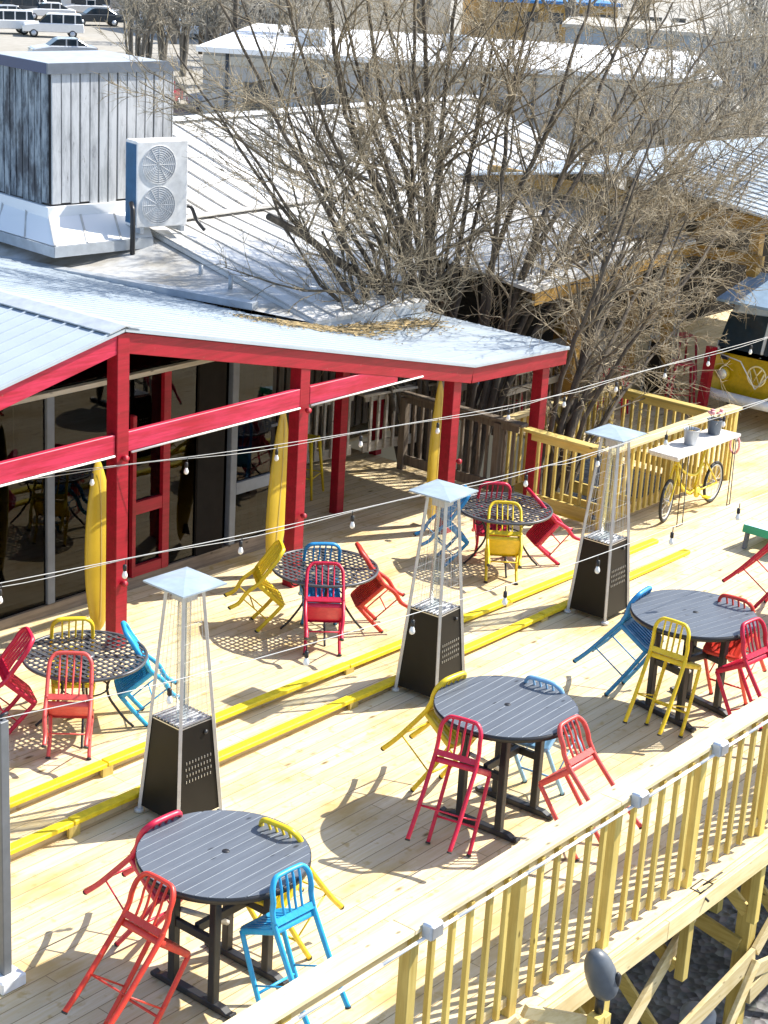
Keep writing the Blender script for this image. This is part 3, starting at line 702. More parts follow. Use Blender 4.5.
for a, b in ((5.0, 11.38), (11.6, 14.06), (14.24, 16.2)):
    MB().tube([Vector((a, 12.425, 2.192))-O, Vector((b, 12.425, 2.192))-O], .011, 6).build('cable_run', 'cord', t)
for x, z in ((11.485, .85), (14.15, .95), (11.485, 2.16), (14.15, 2.16), (16.98, 1.0)):
    MB().lathe([(.0, 0), (.03, .0), (.035, .03), (.02, .06), (0, .06)], (x-O.x, 12.36-O.y, z), 10, axis='y').build('hook_boss', 'red_paint', t)

# glazed room behind it
t = thing('glazed_room', 'dark glass fronted room with grey frames and a red door frame under the pergola', 'building', (11, 13.6, 0)); O2 = Vector((11, 13.6, 0))
def gb(name, a, b, mt, bev=0, par=None): 
    a, b = Vector(a)-O2, Vector(b)-O2; return MB().box(tuple(a), tuple(b)).build(name, mt, par or t, bev)
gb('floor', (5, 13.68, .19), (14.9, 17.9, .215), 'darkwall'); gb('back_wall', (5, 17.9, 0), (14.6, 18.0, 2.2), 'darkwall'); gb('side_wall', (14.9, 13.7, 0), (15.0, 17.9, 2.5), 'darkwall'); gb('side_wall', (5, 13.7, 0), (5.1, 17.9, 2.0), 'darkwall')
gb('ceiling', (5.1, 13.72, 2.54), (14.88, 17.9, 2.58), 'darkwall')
gb('sill', (5, 13.56, .0), (14.9, 13.66, .26), 'oldwood_x')
gb('header', (5, 13.53, 2.52), (14.9, 13.6, 2.57), 'palewood')
for x in (6.7, 8.9, 11.55, 14.25): gb('mullion', (x-.05, 13.56, .262), (x+.05, 13.64, 2.518), 'grey_frame', .006)
gb('transom_rail', (14.30, 13.56, .86), (14.9, 13.63, 1.0), 'grey_frame')
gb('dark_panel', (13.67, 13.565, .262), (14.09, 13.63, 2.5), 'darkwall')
dr = gb('door', (12.75, 13.575, .262), (13.10, 13.58, .27), 'red_paint')
for a, b in (((13.12, 13.545, .262), (13.22, 13.625, 2.516)), ((12.67, 13.545, .262), (12.72, 13.625, 2.1)), ((12.722, 13.55, .98), (13.118, 13.62, 1.12)), ((12.722, 13.55, .262), (13.118, 13.62, .38))):
    gb('door_frame', a, b, 'red_paint', 0, dr).location
for a, b in ((5.02, 6.648), (6.752, 8.848), (8.952, 11.498), (11.602, 12.668), (12.722, 13.118), (13.222, 13.668), (14.302, 14.89)):
    gb('glass_pane', (a, 13.595, .262), (b, 13.603, 2.518), 'glass')
for a, b in ((5.02, 8.0), (8.01, 11.498), (11.602, 12.9), (12.91, 14.89)):
    zt = lambda x: zr(x)-.08
    q = [(a, 2.572), (b, 2.572), (b, zt(b))]+([(11.48, zt(11.48))] if a < 11.48 < b else [])+[(a, zt(a))]
    MB().prism([(x-O2.x, z) for x, z in q], -.004, .004, Matrix(((1, 0, 0, 0), (0, 0, 1, 0), (0, 1, 0, 0), (0, 0, 0, 1)))).build('gable_pane', 'glass', t)
for x, y in ((7.5, 15.2), (9.8, 15.6), (12.2, 15.3)):   # furniture seen dimly through the glass
    mb = MB(); mb.lathe([(.0, .72), (.42, .72), (.42, .75), (0, .75)], (x-O2.x, y-O2.y, .2), 24); mb.tube([(x-O2.x, y-O2.y, .2), (x-O2.x, y-O2.y, .93)], .04, 8); mb.lathe([(0, 0), (.25, 0), (.2, .03), (0, .03)], (x-O2.x, y-O2.y, .215), 16)
    mb.build('inner_table', 'wire', t)

# surfboards
def surfboard(x, y, z, rx, ry, rz, L, W, lab, bottom=0):
    t = thing('surfboard', lab, 'surfboard', (x, y, z), (rx, ry, rz), 'surfboards leaning by the red posts'); n = 28
    out = []
    for i in range(n+1):
        u = i/n; wv = W/2*(math.sin(PI*min(1, max(0, u))**.85)**.62) if 0 < u < 1 else 0.004
        out.append((wv, u*L))
    vs = []; 
    for wv, z_ in out:
        roc = .10*((z_/L-.45)**2)*1.2
        for k_ in range(10):
            a = 2*PI*k_/10; vs.append((wv*math.cos(a), roc+.032*math.sin(a)*(min(1, wv/(W*.3))), z_))
    fs = [(i*10+j, i*10+(j+1) % 10, (i+1)*10+(j+1) % 10, (i+1)*10+j) for i in range(n) for j in range(10)]
    MB().add(vs, fs, True).build('board', 'board', t)
    mb = MB()
    for i in range(2, n-2):
        a, b = out[i][1], out[i+1][1]; ra, rb = .12*((a/L-.45)**2), .12*((b/L-.45)**2); mb.add([(-.006, ra-.0345, a), (.006, ra-.0345, a), (.006, rb-.0345, b), (-.006, rb-.0345, b)], [(0, 1, 2, 3)])
    mb.build('stringer', 'pine', t)
    mb = MB(); mb.prism([(0, .0), (.11, .02), (.05, .13), (.0, .12)], -.006, .006, Matrix(((0, 0, 1, 0), (1, 0, 0, .04), (0, 1, 0, .10), (0, 0, 0, 1)))); mb.build('fin', 'black', t)
surfboard(11.50, 12.76, .19, R(-2), R(1), R(-8), 1.86, .36, 'yellow surfboard standing behind the tallest red post at the left')
surfboard(14.17, 12.84, .12, R(-4), R(7), R(-5), 1.93, .33, 'broad yellow surfboard leaning left of the second red post behind a yellow chair')
surfboard(17.06, 12.80, .06, R(-2), R(3), R(-5), 1.85, .31, 'narrow yellow surfboard behind the middle heater by the third red post')

# ------------------------------------------------------------------ string lights
def string_lights(pts, label, bulbs, gap=.022):
    t = thing('string_lights', label, 'string lights', pts[0], group='string lights over the deck'); o = Vector(pts[0])
    c = smoothpts(pts, 10)
    MB().tube([p-o for p in c], .0038, 5).build('cable', 'thincord', t)
    if gap: MB().tube([p-o+Vector((0, 0, -gap-.018*math.sin(i*.7))) for i, p in enumerate(c)], .0032, 5).build('support_wire', 'thincord', t)
    acc = 0; nxt = bulbs[0]
    for i in range(len(c)-1):
        d = (c[i+1]-c[i]).length
        while acc+d >= nxt:
            p = c[i].lerp(c[i+1], (nxt-acc)/d)-o; tilt = random.uniform(-.015, .015)
            MB().tube([p, p+Vector((0, 0, -.05))], .005, 5).build('lamp_lead', 'socket', t)
            q = p+Vector((tilt, 0, -.05))
            MB().lathe([(.009, 0), (.017, -.006), (.018, -.05), (.015, -.056)], tuple(q), 10).build('lamp_holder', 'socket', t)
            MB().lathe([(.011, -.056), (.014, -.066), (.022, -.088), (.024, -.104), (.018, -.12), (.006, -.128)], tuple(q), 12).build('bulb', 'bulb', t)
            nxt += bulbs[1]*random.uniform(.93, 1.07)
        acc += d
string_lights([(8.3, 13.45, 2.12), (10.29, 12.81, 2.1), (12.86, 11.94, 2.1), (16.29, 11.2, 2.1), (18.07, 11.1, 2.1), (21.92, 10.97, 2.1), (24, 10.9, 2.12)], 'twin cables with bulbs crossing in front of the red posts, farthest of the three', (.95, 1.05))
string_lights([(7.2, 11.05, 2.1), (8.6, 10.73, 2.1), (11.02, 10.2, 2.1), (14.2, 9.69, 2.1), (15.43, 9.55, 2.1), (18.95, 9.38, 2.1), (21, 9.25, 2.12)], 'middle twin string light cables passing the tops of the heaters', (1.45, 1.2))
string_lights([(6.985, 8.80, 2.10), (8.36, 8.42, 2.10), (10.42, 8.07, 2.1), (12.45, 7.82, 2.1), (14.2, 7.72, 2.1), (15.66, 7.62, 2.1), (17.5, 7.5, 2.1)], 'single string light cable running from the grey pole over the bar tables', (1.35, 1.15), 0)

# ------------------------------------------------------------------ tree pit railing
t = thing('pit_railing', 'pine railing with a wide flat cap around the tree pit', 'railing', (18.6, 11.3, 0)); O = Vector((18.6, 11.3, 0))
def rail_run(p, q, h, capw, pine='pine', px='pine_x', posts=True, base=0):
    p, q = Vector(p), Vector(q); d = q-p; L = d.length; d.normalize(); Z = Vector((0, 0, 1))
    ax = px
    MB().beam(p-O+Z*(h-.02)-d*.05, q-O+Z*(h-.02)+d*.05, capw, .038).build('cap_board', ax, t, .004)
    MB().beam(p-O+Z*(h-.09)+d*.05, q-O+Z*(h-.09)-d*.05, .038, .10).build('top_rail', ax, t); MB().beam(p-O+Z*.15+d*.05, q-O+Z*.15-d*.05, .038, .14).build('bottom_rail', ax, t)
    n = int(L/.135); s = d.cross(Z)
    for i in range(1, n):
        a = p-O+d*(L*i/n)+s*.039; MB().beam(a+Z*.10, a+Z*(h-.05), .036, .036, tuple(d)).build('baluster', pine, t)
def rpost(x, y, h, mt='pine'): MB().box((x-O.x-.05, y-O.y-.05, 0), (x-O.x+.05, y-O.y+.05, h-.04)).build('post', mt, t, .004)
rail_run((18.62, 11.3, 0), (21.85, 11.3, 0), 1.07, .20); rail_run((18.66, 11.42, 0), (18.66, 12.52, 0), 1.07, .15, 'pine', 'pine_y')
rail_run((18.75, 13.02, 0), (21.35, 13.02, 0), 1.07, .14); rail_run((21.40, 11.45, 0), (21.40, 12.95, 0), 1.07, .14, 'pine', 'pine_y')
rail_run((18.68, 12.66, 0), (18.68, 14.6, 0), 1.10, .15, 'oldwood', 'oldwood')  # same rail continued under the roof, its shade painted as darker timber
for x, y, mt in ((18.62, 11.3, 'pine'), (20.2, 11.3, 'pine'), (21.85, 11.3, 'pine'), (18.68, 13.02, 'oldwood'), (21.4, 13.02, 'pine'), (20.0, 13.02, 'pine'), (18.68, 14.6, 'oldwood')): rpost(x, y, 1.07, mt)  # oldwood posts belong to the roofed stretch, shade painted as darker timber

# fences and serving counter in the shade behind
t = thing('patio_fence', 'bleached picket fence panel with a thick top rail in the shade behind the pergola', 'fence', (16.9, 15.3, 0)); O = Vector((16.9, 15.3, 0))
rail_run((17.0, 15.5, .04), (18.4, 15.25, .04), 1.0, .14, 'palewood', 'palewood'); rail_run((18.5, 15.22, .04), (19.9, 14.98, .04), .95, .22, 'palewood', 'palewood')
t = thing('picket_screen', 'dark weathered picket screen along the back of the covered patio', 'fence', (14.7, 16.2, 0)); O = Vector((14.7, 16.2, 0))
for i in range(46):
    a = 14.75+i*.155; MB().box((a-O.x, -.02, .1), (a-O.x+.10, .012, 1.75+random.uniform(-.06, .06))).build('picket', 'oldwood', t)
MB().box((0, .013, .45), (7.2, .06, .54)).build('cross_rail', 'oldwood_x', t); MB().box((0, .013, 1.4), (7.2, .06, 1.49)).build('cross_rail', 'oldwood_x', t)
t = thing('serving_counter', 'pale boarded serving counter with a small blue sign behind the corner post', 'counter', (19.6, 14.75, 0))
MB().box((0, -.03, .84), (4.6, .03, 1.08)).build('counter_front', 'palewood', t); MB().box((-.03, -.1, 1.082), (4.63, .3, 1.12)).build('counter_top', 'palewood', t); MB().box((0, -.03, .56), (4.6, .02, .66)).build('counter_rail', 'palewood', t)
for i in range(30): MB().box((.02+i*.155, -.01, 0), (.06+i*.155, .025, .84)).build('counter_picket', 'oldwood', t)
s_ = MB().box((.72, -.045, .88), (1.02, -.032, 1.05)).build('sign_plate', 'sign_blue', t); MB().box((.78, -.05, .91), (.9, -.046, 1.0)).build('sign_patch', 'ltblue', s_)

# yellow metal stool at the patio bar, red stools further back
def cafe_stool(name, lab, loc, rz, mt, group=None):
    t = thing(name, lab, 'bar stool', loc, (0, 0, rz), group)
    for sx in (-1, 1):
        for sy in (-1, 1): MB().tube([(sx*.21, sy*.21, 0), (sx*.145, sy*.145, .74)], [.016, .026], 6).build('leg', mt, t)
    MB().box((-.16, -.16, .735), (.16, .16, .765)).build('seat', mt, t, .012)
    mb = MB()
    for a, b in (((-.185, -.185), (.185, -.185)), ((.185, -.185), (.185, .185)), ((.185, .185), (-.185, .185)), ((-.185, .185), (-.185, -.185))): mb.tube([(*a, .27), (*b, .27)], .009, 5)
    mb.build('foot_ring', mt, t); return t
cafe_stool('cafe_stool', 'yellow square metal stool in the shade between the red posts', (16.75, 14.7, .05), R(20), 'c_yellow')
for i, (x, y, lab) in enumerate([(21.9, 15.2, 'red metal stool behind the tree trunks, nearest the serving counter'), (23.4, 14.2, 'red metal stool behind the pit railing left of the yellow posts'), (24.6, 13.7, 'red metal stool beside the brown post left of the yellow van'), (26.3, 14.7, 'red metal stool in the pavilion behind the yellow van')]):
    cafe_stool('cafe_stool', lab, (x, y, 0), R(20*i), 'c_red', 'red metal stools in the pavilion')
t = thing('drinks_rail', 'narrow dark bar shelf in the shade beside the yellow stool', 'bar shelf', (15.6, 15.0, 0))
MB().box((-.75, -.2, 1.02), (.75, .2, 1.06)).build('shelf_top', 'grey_frame', t)
for x in (-.6, .6): MB().box((x-.04, -.04, 0), (x+.04, .04, 1.02)).build('leg', 'black', t)

# pavilion with yellow timber posts
t = thing('pavilion', 'open pavilion with yellow timber posts and a white tin roof behind the van', 'pavilion', (25.2, 13.0, 0)); O = Vector((25.2, 13.0, 0))
for x, y in ((25.2, 13.0), (25.2, 14.4), (25.2, 15.9), (25.2, 17.4), (28.6, 13.0), (28.6, 17.4), (32, 13.0), (32, 17.4), (23.6, 15.4), (22.6, 14.5), (24.3, 14.55)):
    MB().beam((x-O.x, y-O.y, 0), (x-O.x, y-O.y, 2.62 if x < 25 else 2.9), .16, .16, (0, 1, 0)).build('post', 'yellowwood', t)
MB().beam((0, -.6, 2.98), (0, 5.2, 3.10), .09, .24).build('roof_beam', 'yellowwood', t); MB().beam((-.1, -.2, 2.45), (-.1, 4.6, 2.45), .07, .18).build('roof_beam', 'yellowwood', t)
MB().beam((-.3, -.5, 2.95), (9, -.5, 2.95), .07, .2).build('roof_beam', 'yellowwood', t)
mb = MB(); sheet(mb, [(24.9, 12.3, 3.12), (34, 12.3, 3.25), (34, 15.4, 3.62), (24.9, 15.4, 3.5)]); sheet(mb, [(24.9, 15.42, 3.5), (34, 15.42, 3.62), (34, 18.8, 3.0), (24.9, 18.8, 3.0)])
ribs(mb, lambda u: (24.95+u*9, 12.3, 3.12+.13*u), lambda u: (24.95+u*9, 15.4, 3.5+.12*u), 30, .03, .02); mb.build('tin_roof', 'tin', t)
MB().box((-4.5, 3.9, 0), (11, 4.0, 2.5)).build('back_wall', 'darkwall', t)  # dark wall added so the inside of the pavilion reads as shade
for y in (1.1, 2.6, 4.0): MB().beam((.1, y, 2.6), (8, y, 2.6), .06, .14).build('rafter', 'oldwood_x', t)
MB().beam((-.02, 1.5, 2.35), (-.02, .8, 2.9), .05, .1).build('post_brace', 'yellowwood', t)
t = thing('brown_post', 'leaning dark red post at the left of the yellow van', 'post', (24.3, 13.15, 0)); MB().beam((0, 0, 0), (.14, 0, 1.15), .13, .13, (0, 1, 0)).build('post_shaft', 'red_paint', t); MB().box((-.12, -.12, 0), (.12, .12, .03)).build('base_plate', 'black', t)

# ------------------------------------------------------------------ bicycle cart
t = thing('bicycle_table', 'white tabletop carried on a yellow bicycle with two black wheels against the pit railing', 'bicycle table', (19.45, 10.92, .002))
def wheel(x, rz, par):
    o = MB(); n = 40; rw = .265
    m_ = Matrix.Translation((x, 0, .29)) @ Matrix.Rotation(rz, 4, 'Z')
    ty = MB().tube([m_ @ Vector((rw*math.cos(2*PI*i/n), 0, rw*math.sin(2*PI*i/n))) for i in range(n+1)], .021, 8, False).build('wheel', 'tyre', par)
    MB().tube([m_ @ Vector((.235*math.cos(2*PI*i/n), 0, .235*math.sin(2*PI*i/n))) for i in range(n+1)], .012, 6, False).build('rim', 'alu', ty)
    mb = MB()
    for i in range(16):
        a = 2*PI*i/16; mb.tube([m_ @ Vector((.02*math.cos(a+.6), .02*(-1)**i, .02*math.sin(a+.6))), m_ @ Vector((.232*math.cos(a), 0, .232*math.sin(a)))], .0022, 4, False)
    mb.build('spokes', 'alu', ty); MB().tube([m_ @ Vector((0, -.05, 0)), m_ @ Vector((0, .05, 0))], .022, 8).build('hub', 'steel', ty)
wheel(.12, R(14), t); wheel(1.32, R(4), t)
mb = MB()
for p in ([(.12, -.05, .29), (.24, -.04, .62), (.30, 0, .88)], [(.12, .05, .29), (.24, .04, .62), (.30, 0, .88)]): mb.tube(smoothpts(p, 5), .014, 7)
mb.tube(smoothpts([(.27, 0, .72), (.45, 0, .42), (.70, 0, .26), (.80, 0, .28)], 6), .021, 8); mb.tube(smoothpts([(.26, 0, .80), (.5, 0, .60), (.80, 0, .50), (.98, 0, .62)], 6), .018, 8)
mb.tube([(.80, 0, .26), (1.02, 0, .86)], .018, 8)
for s in (-1, 1): mb.tube([(.80, s*.03, .27), (1.32, s*.055, .29)], .012, 6); mb.tube([(.98, s*.03, .68), (1.32, s*.055, .29)], .011, 6)
mb.build('bicycle_frame', 'bikeyellow', t)
MB().lathe([(0, -.02), (.07, -.02), (.075, -.005), (.07, .005), (0, .01)], (.80, -.05, .27), 18, axis='y').build('chainring', 'bikeyellow', t)
mb = MB(); mb.tube([(.80, -.07, .27), (.93, -.08, .19)], .011, 6); mb.box((.90, -.17, .175), (.99, -.08, .195)); mb.tube([(.80, .05, .27), (.67, .06, .35)], .011, 6); mb.box((.62, .06, .345), (.71, .15, .365)); mb.build('pedals', 'bikeyellow', t)
for i in range(3): MB().box((-.10, -.215+i*.147, .93), (1.53, -.072+i*.147, .968)).build('tabletop_board', 'white_wood', t, .004)
MB().box((-.07, -.20, .90), (-.01, .21, .929)).build('batten', 'white_wood', t); MB().box((1.42, -.20, .90), (1.48, .21, .929)).build('batten', 'white_wood', t)
mb = MB(); mb.tube([(.08, -.19, .93), (.06, -.22, 0), (.20, -.22, 0), (.22, -.19, .93)], .008, 6); mb.tube([(1.40, -.19, .93), (1.36, -.22, 0), (1.44, -.22, 0), (1.46, -.19, .93)], .008, 6); mb.build('prop_stand', 'black', t)
def bucket(x, y, mt, lab, flowers):
    t = thing('bucket', lab, 'bucket', (x, y, .971)); MB().lathe([(.075, 0), (.08, .004), (.105, .20), (.112, .203), (.108, .208), (.10, .20), (.08, .02), (.0, .02)], (0, 0, 0), 24).build('bucket_body', mt, t)
    MB().lathe([(0, .17), (.1, .17), (.0, .172)], (0, 0, 0), 16).build('soil', 'leaf', t)
    mb = MB(); mb.tube([(.107*math.cos(R(a)), .12*math.sin(R(a))*.4-.09, .19-.06*math.sin(R(a))) for a in range(0, 181, 15)], .004, 5); mb.build('bail_handle', 'steel', t)
    mb = MB(); mf = MB()
    for i in range(16 if flowers else 7):
        a, q = random.uniform(0, 6.28), random.uniform(.02, .09); h = random.uniform(.24, .33) if flowers else random.uniform(.19, .26)
        mb.tube([(q*.5*math.cos(a), q*.5*math.sin(a), .16), (q*1.5*math.cos(a), q*1.5*math.sin(a), h)], .004, 4)
        if flowers: mf.lathe([(0, -.012), (.028, 0), (.034, .012), (.012, .02), (0, .015)], (q*1.5*math.cos(a), q*1.5*math.sin(a), h), 7)
    mb.build('stems', 'stemgreen', t)
    if flowers: mf.build('flowers', 'petal', t)
bucket(20.0, 10.91, 'pot', 'pale galvanised bucket on the left half of the bicycle tabletop', False)
bucket(20.68, 10.95, 'potdark', 'dark grey bucket with pink flowers at the right end of the bicycle tabletop', True)
t = tag(MB().tube([(.0, .07*math.cos(2*PI*i/20), .12*math.sin(2*PI*i/20)) for i in range(21)], .016, 7, False).build('hanging_ring', 'petal'), 'pink ring hanging from the right end of the bicycle tabletop', 'ring'); t.location = (21.02, 10.80, .79)

# ------------------------------------------------------------------ van
t = thing('camper_van', 'mustard yellow and white vintage camper van with round headlights parked beyond the pit railing', 'van', (24.6, 12.4, 0))
def van_ring(x, wl, wm, wt_, z0, zm, zt):
    """cross-section of the body at x: list of (y,z)"""
    hw = [(wl*.92, z0), (wl, z0+.12), (wl, .62), (wm, zm), (wm-.02, zm+.08), (wt_, zt-.16), (wt_-.12, zt-.03), (wt_-.40, zt)]
    return [(x, y, z) for y, z in hw]+[(x, -y, z) for y, z in reversed(hw)]
def loft(rings, smooth=True):
    n = len(rings[0]); mb = MB(); vs = [p for r_ in rings for p in r_]
    fs = [(i*n+j, i*n+(j+1) % n, (i+1)*n+(j+1) % n, (i+1)*n+j) for i in range(len(rings)-1) for j in range(n)]
    fs += [tuple(range(n)), tuple(range(len(rings)*n-1, (len(rings)-1)*n-1, -1))]
    return mb.add(vs, fs, False)
def half(rings, a, b):  return [r_[a:b] for r_ in rings]
lowsec = lambda x, w_, k: [(x, y*w_, z) for y, z in ((.70, .32), (.84, .42), (.86, .70), (.84, 1.06), (-.84, 1.06), (-.86, .70), (-.84, .42), (-.70, .32))]
loft([lowsec(.10, .80, 0), lowsec(.02, .90, 0), lowsec(0, .94, 0), lowsec(.06, .985, 0), lowsec(.25, 1, 0), lowsec(4.1, 1, 0), lowsec(4.25, .93, 0)]).build('lower_body', 'van_yellow', t, .012)
upsec = lambda x, w_, zt: [(x, y*w_, z) for y, z in ((.84, 1.065), (.80, 1.2), (.72, zt-.14), (.58, zt-.02), (-.58, zt-.02), (-.72, zt-.14), (-.80, 1.2), (-.84, 1.065))]
loft([upsec(.07, .97, 1.20), upsec(.22, .99, 1.72), upsec(.42, 1, 1.96), upsec(4.0, 1, 1.96), upsec(4.2, .95, 1.6)]).build('upper_body', 'van_white', t, .01)
mb = MB(); 
for s in (-1, 1):
    mb.add([(.035, s*.03, 1.13), (.035, s*.76, 1.13), (.20, s*.69, 1.66), (.20, s*.03, 1.70), (.07, s*.03, 1.13), (.07, s*.76, 1.13), (.235, s*.69, 1.66), (.235, s*.03, 1.70)], [(0, 1, 2, 3), (0, 4, 5, 1), (1, 5, 6, 2), (2, 6, 7, 3), (3, 7, 4, 0)])
mb.build('windscreen', 'carglass', t)
for s in (-1, 1):
    for a, b in ((.5, 1.25), (1.4, 2.5), (2.65, 3.8)): MB().add([(a, s*.835, 1.16), (b, s*.835, 1.16), (b, s*.745, 1.72), (a, s*.745, 1.72), (a, s*.80, 1.16), (b, s*.80, 1.16), (b, s*.70, 1.72), (a, s*.70, 1.72)], [(0, 1, 2, 3), (0, 4, 5, 1), (2, 6, 7, 3), (1, 5, 6, 2), (3, 7, 4, 0)]).build('side_window', 'carglass', t)
    h = MB().lathe([(.0, -.02), (.085, -.02), (.11, .0), (.115, .03), (.1, .04), (0, .04)], (-.0, s*.60, .72), 24, axis='x').build('headlight', 'van_yellow', t)
    MB().lathe([(.0, -.055), (.05, -.05), (.08, -.035), (.088, -.015), (0, -.015)], (0, s*.60, .72), 24, axis='x').build('lens', 'chrome', h)
    MB().box((-.01, s*.60-.07, .95), (.03, s*.60+.07, 1.01)).build('indicator', 'carglass', t, .01)
    for x in (.85, 3.3):
        wv = MB().lathe([(.0, -.09), (.24, -.09), (.31, -.07), (.32, 0), (.31, .07), (.24, .09), (0, .09)], (x, s*.75, .32), 28, axis='y').build('wheel', 'tyre', t)
        MB().lathe([(.0, -.105), (.12, -.105), (.19, -.095), (.19, .095), (.12, .105), (0, .105)], (x, s*.75, .32), 20, axis='y').build('hubcap', 'steel', wv)
mb = MB(); mb.tube([(.25, .88, .40), (-.03, .84, .40), (-.10, .6, .40), (-.12, 0, .40), (-.10, -.6, .40), (-.03, -.84, .40), (.25, -.88, .40)], .085, 8, flat=1.0); mb.build('bumper', 'van_white', t)
mb = MB(); n = 40
mb.tube([(-.026, .155*math.cos(2*PI*i/n), .80+.155*math.sin(2*PI*i/n)) for i in range(n+1)], .013, 6, False)
for pts in ([(-.07, .115), (0, .015), (.07, .115)], [(-.125, .06), (-.06, -.125), (0, .0), (.06, -.125), (.125, .06)]):
    mb.tube([(-.026, y, .80+z) for y, z in pts], .014, 5)
mb.build('front_emblem', 'white_letters', t)
mb = MB(); mb.beam((.02, 0, 1.08), (.02, .0, 1.09), .01, .01); mb.tube([(0.0, .78, 1.04), (-.03, .3, .98), (-.035, 0, .60)], .011, 5); mb.tube([(0.0, -.78, 1.04), (-.03, -.3, .98), (-.035, 0, .60)], .011, 5); mb.build('front_trim', 'van_white', t)
t2 = thing('van_awning', 'small blue grey awning stretched above the van windscreen', 'awning', (24.4, 12.4, 0))
MB().add([(.0, .75, 1.92), (.0, -.95, 1.92), (.9, -.85, 2.25), (.9, .60, 2.25), (.0, .75, 1.88), (.0, -.95, 1.88), (.9, -.85, 2.21), (.9, .60, 2.21)], [(0, 1, 2, 3), (7, 6, 5, 4), (0, 4, 5, 1), (1, 5, 6, 2), (2, 6, 7, 3), (3, 7, 4, 0)]).build('canopy', 'vanblue', t2)
for y in (.65, -.85): MB().tube([(.02, y, 1.9), (.30, y*.9, 1.75)], .014, 6).build('stay', 'steel', t2); MB().tube([(.88, y*.85, 1.95), (.88, y*.85, 2.22)], .014, 6).build('stay', 'steel', t2)

# toss board on the deck
t = thing('toss_board', 'green edged sloping game board with a pale blue top at the right photo edge', 'game board', (19.47, 9.74, 0))
al = math.atan2(.22, 1.2); mr = Matrix.Translation((0, 0, .31)) @ Matrix.Rotation(al, 4, 'Y')
n = 28; hx, hy, hr = .23, -.30, .078
ring = [(hx+hr*math.cos(2*PI*i/n), hy+hr*math.sin(2*PI*i/n)) for i in range(n)]
def sq(i):
    a = 2*PI*i/n; c, s = math.cos(a), math.sin(a); f = 1/max(abs(c), abs(s)); return (hx+.2*c*f, hy+.28*s*f)
vs = [mr @ Vector((x, y, 0)) for x, y in ring]+[mr @ Vector((*sq(i), 0)) for i in range(n)]+[mr @ Vector((x, y, -.02)) for x, y in ring]+[mr @ Vector((*sq(i), -.02)) for i in range(n)]
fs = [(i, (i+1) % n, n+(i+1) % n, n+i) for i in range(n)]+[(2*n+i, 3*n+i, 3*n+(i+1) % n, 2*n+(i+1) % n) for i in range(n)]+[(i, 2*n+i, 2*n+(i+1) % n, (i+1) % n) for i in range(n)]
mb = MB().add(vs, fs)
for a, b in (((.43, -.60, -.02), (1.2, 0, 0)), ((.0, -.60, -.02), (.03, 0, 0)), ((.03, -.60, -.02), (.43, -.58, 0)), ((.03, -.02, -.02), (.43, 0, 0))): mb.box(a, b, mr)
mb.build('board_top', 'ltblue', t)
mb = MB(); mb.box((-.002, -.604, -.10), (.022, .004, -.003), mr); mb.box((.022, -.604, -.10), (1.2, -.58, -.003), mr); mb.box((.022, -.02, -.10), (1.2, .004, -.003), mr); mb.box((1.18, -.58, -.10), (1.2, -.02, -.003), mr); mb.build('board_side', 'green', t)
for y in (-.55, -.03): MB().beam((.05, y-.02, .30), (-.01, y-.02, 0), .038, .07).build('leg', 'grey_frame', t)

# ------------------------------------------------------------------ roofs of the main building
t = thing('main_building', 'low building behind the pergola with white standing seam roofs', 'building', (17.2, 14.5, 0)); O = Vector((17.2, 14.5, 0))
mb = MB(); sheet(mb, [(17.0, 14.85, 2.27), (19.25, 14.75, 2.26), (19.25, 15.45, 2.39), (20.6, 15.45, 2.39), (20.6, 18.5, 2.9), (17.4, 18.5, 2.9)], .05)
rf = mb.build('lower_roof', 'tin_main', t)
mb = MB(); ribs(mb, lambda u: (17.03+u*1.93, 14.85-.1*u, 2.272-.01*u), lambda u: (17.43+u*1.71, 18.5, 2.9), 5, .022, .022); ribs(mb, lambda u: (19.4+u*1.15, 15.45, 2.392), lambda u: (19.5+u*1.06, 18.5, 2.9), 3, .022, .022); mb.build('roof_seam', 'seamdark', rf)
mb = MB(); sheet(mb, [(20.605, 13.95, 2.38), (25.0, 13.95, 2.62), (28.5, 18.5, 2.98), (20.605, 18.5, 2.9)], .05); r2 = mb.build('lower_roof', 'tin_main', t)
mb = MB(); ribs(mb, lambda u: (20.65, 14.0+u*4.45, 2.388+.51*u), lambda u: (25.0+u*3.4, 14.0+u*4.45, 2.628+.35*u), 16, .025, .018); mb.build('roof_seam', 'seamdark', r2)
mb = MB(); sheet(mb, [(17.5, 18.52, 2.91), (29, 18.52, 2.99), (29, 21.5, 3.8), (17.5, 21.5, 3.8)], .05); r3 = mb.build('upper_roof', 'tin_main', t)
mb = MB(); ribs(mb, lambda u: (17.6+u*11.3, 18.52, 2.91+.08*u), lambda u: (17.6+u*11.3, 21.5, 3.8), 28, .024, .024); mb.build('roof_seam', 'seamdark', r3)
mb = MB(); sheet(mb, [(17.5, 21.505, 3.8), (29, 21.505, 3.8), (29, 27, 2.6), (17.5, 27, 2.6)], .05); mb.build('back_roof', 'tin_main', t)
MB().beam(Vector((17.4, 21.5, 3.83))-O, Vector((29.1, 21.5, 3.83))-O, .30, .03).build('ridge_cap', 'far_roof', t)
MB().beam(Vector((17.4, 18.5, 2.93))-O, Vector((28.6, 18.5, 2.99))-O, .22, .02).build('valley_flashing', 'seamdark', t)
mb = MB(); V_ = lambda *p: Vector(p)-O
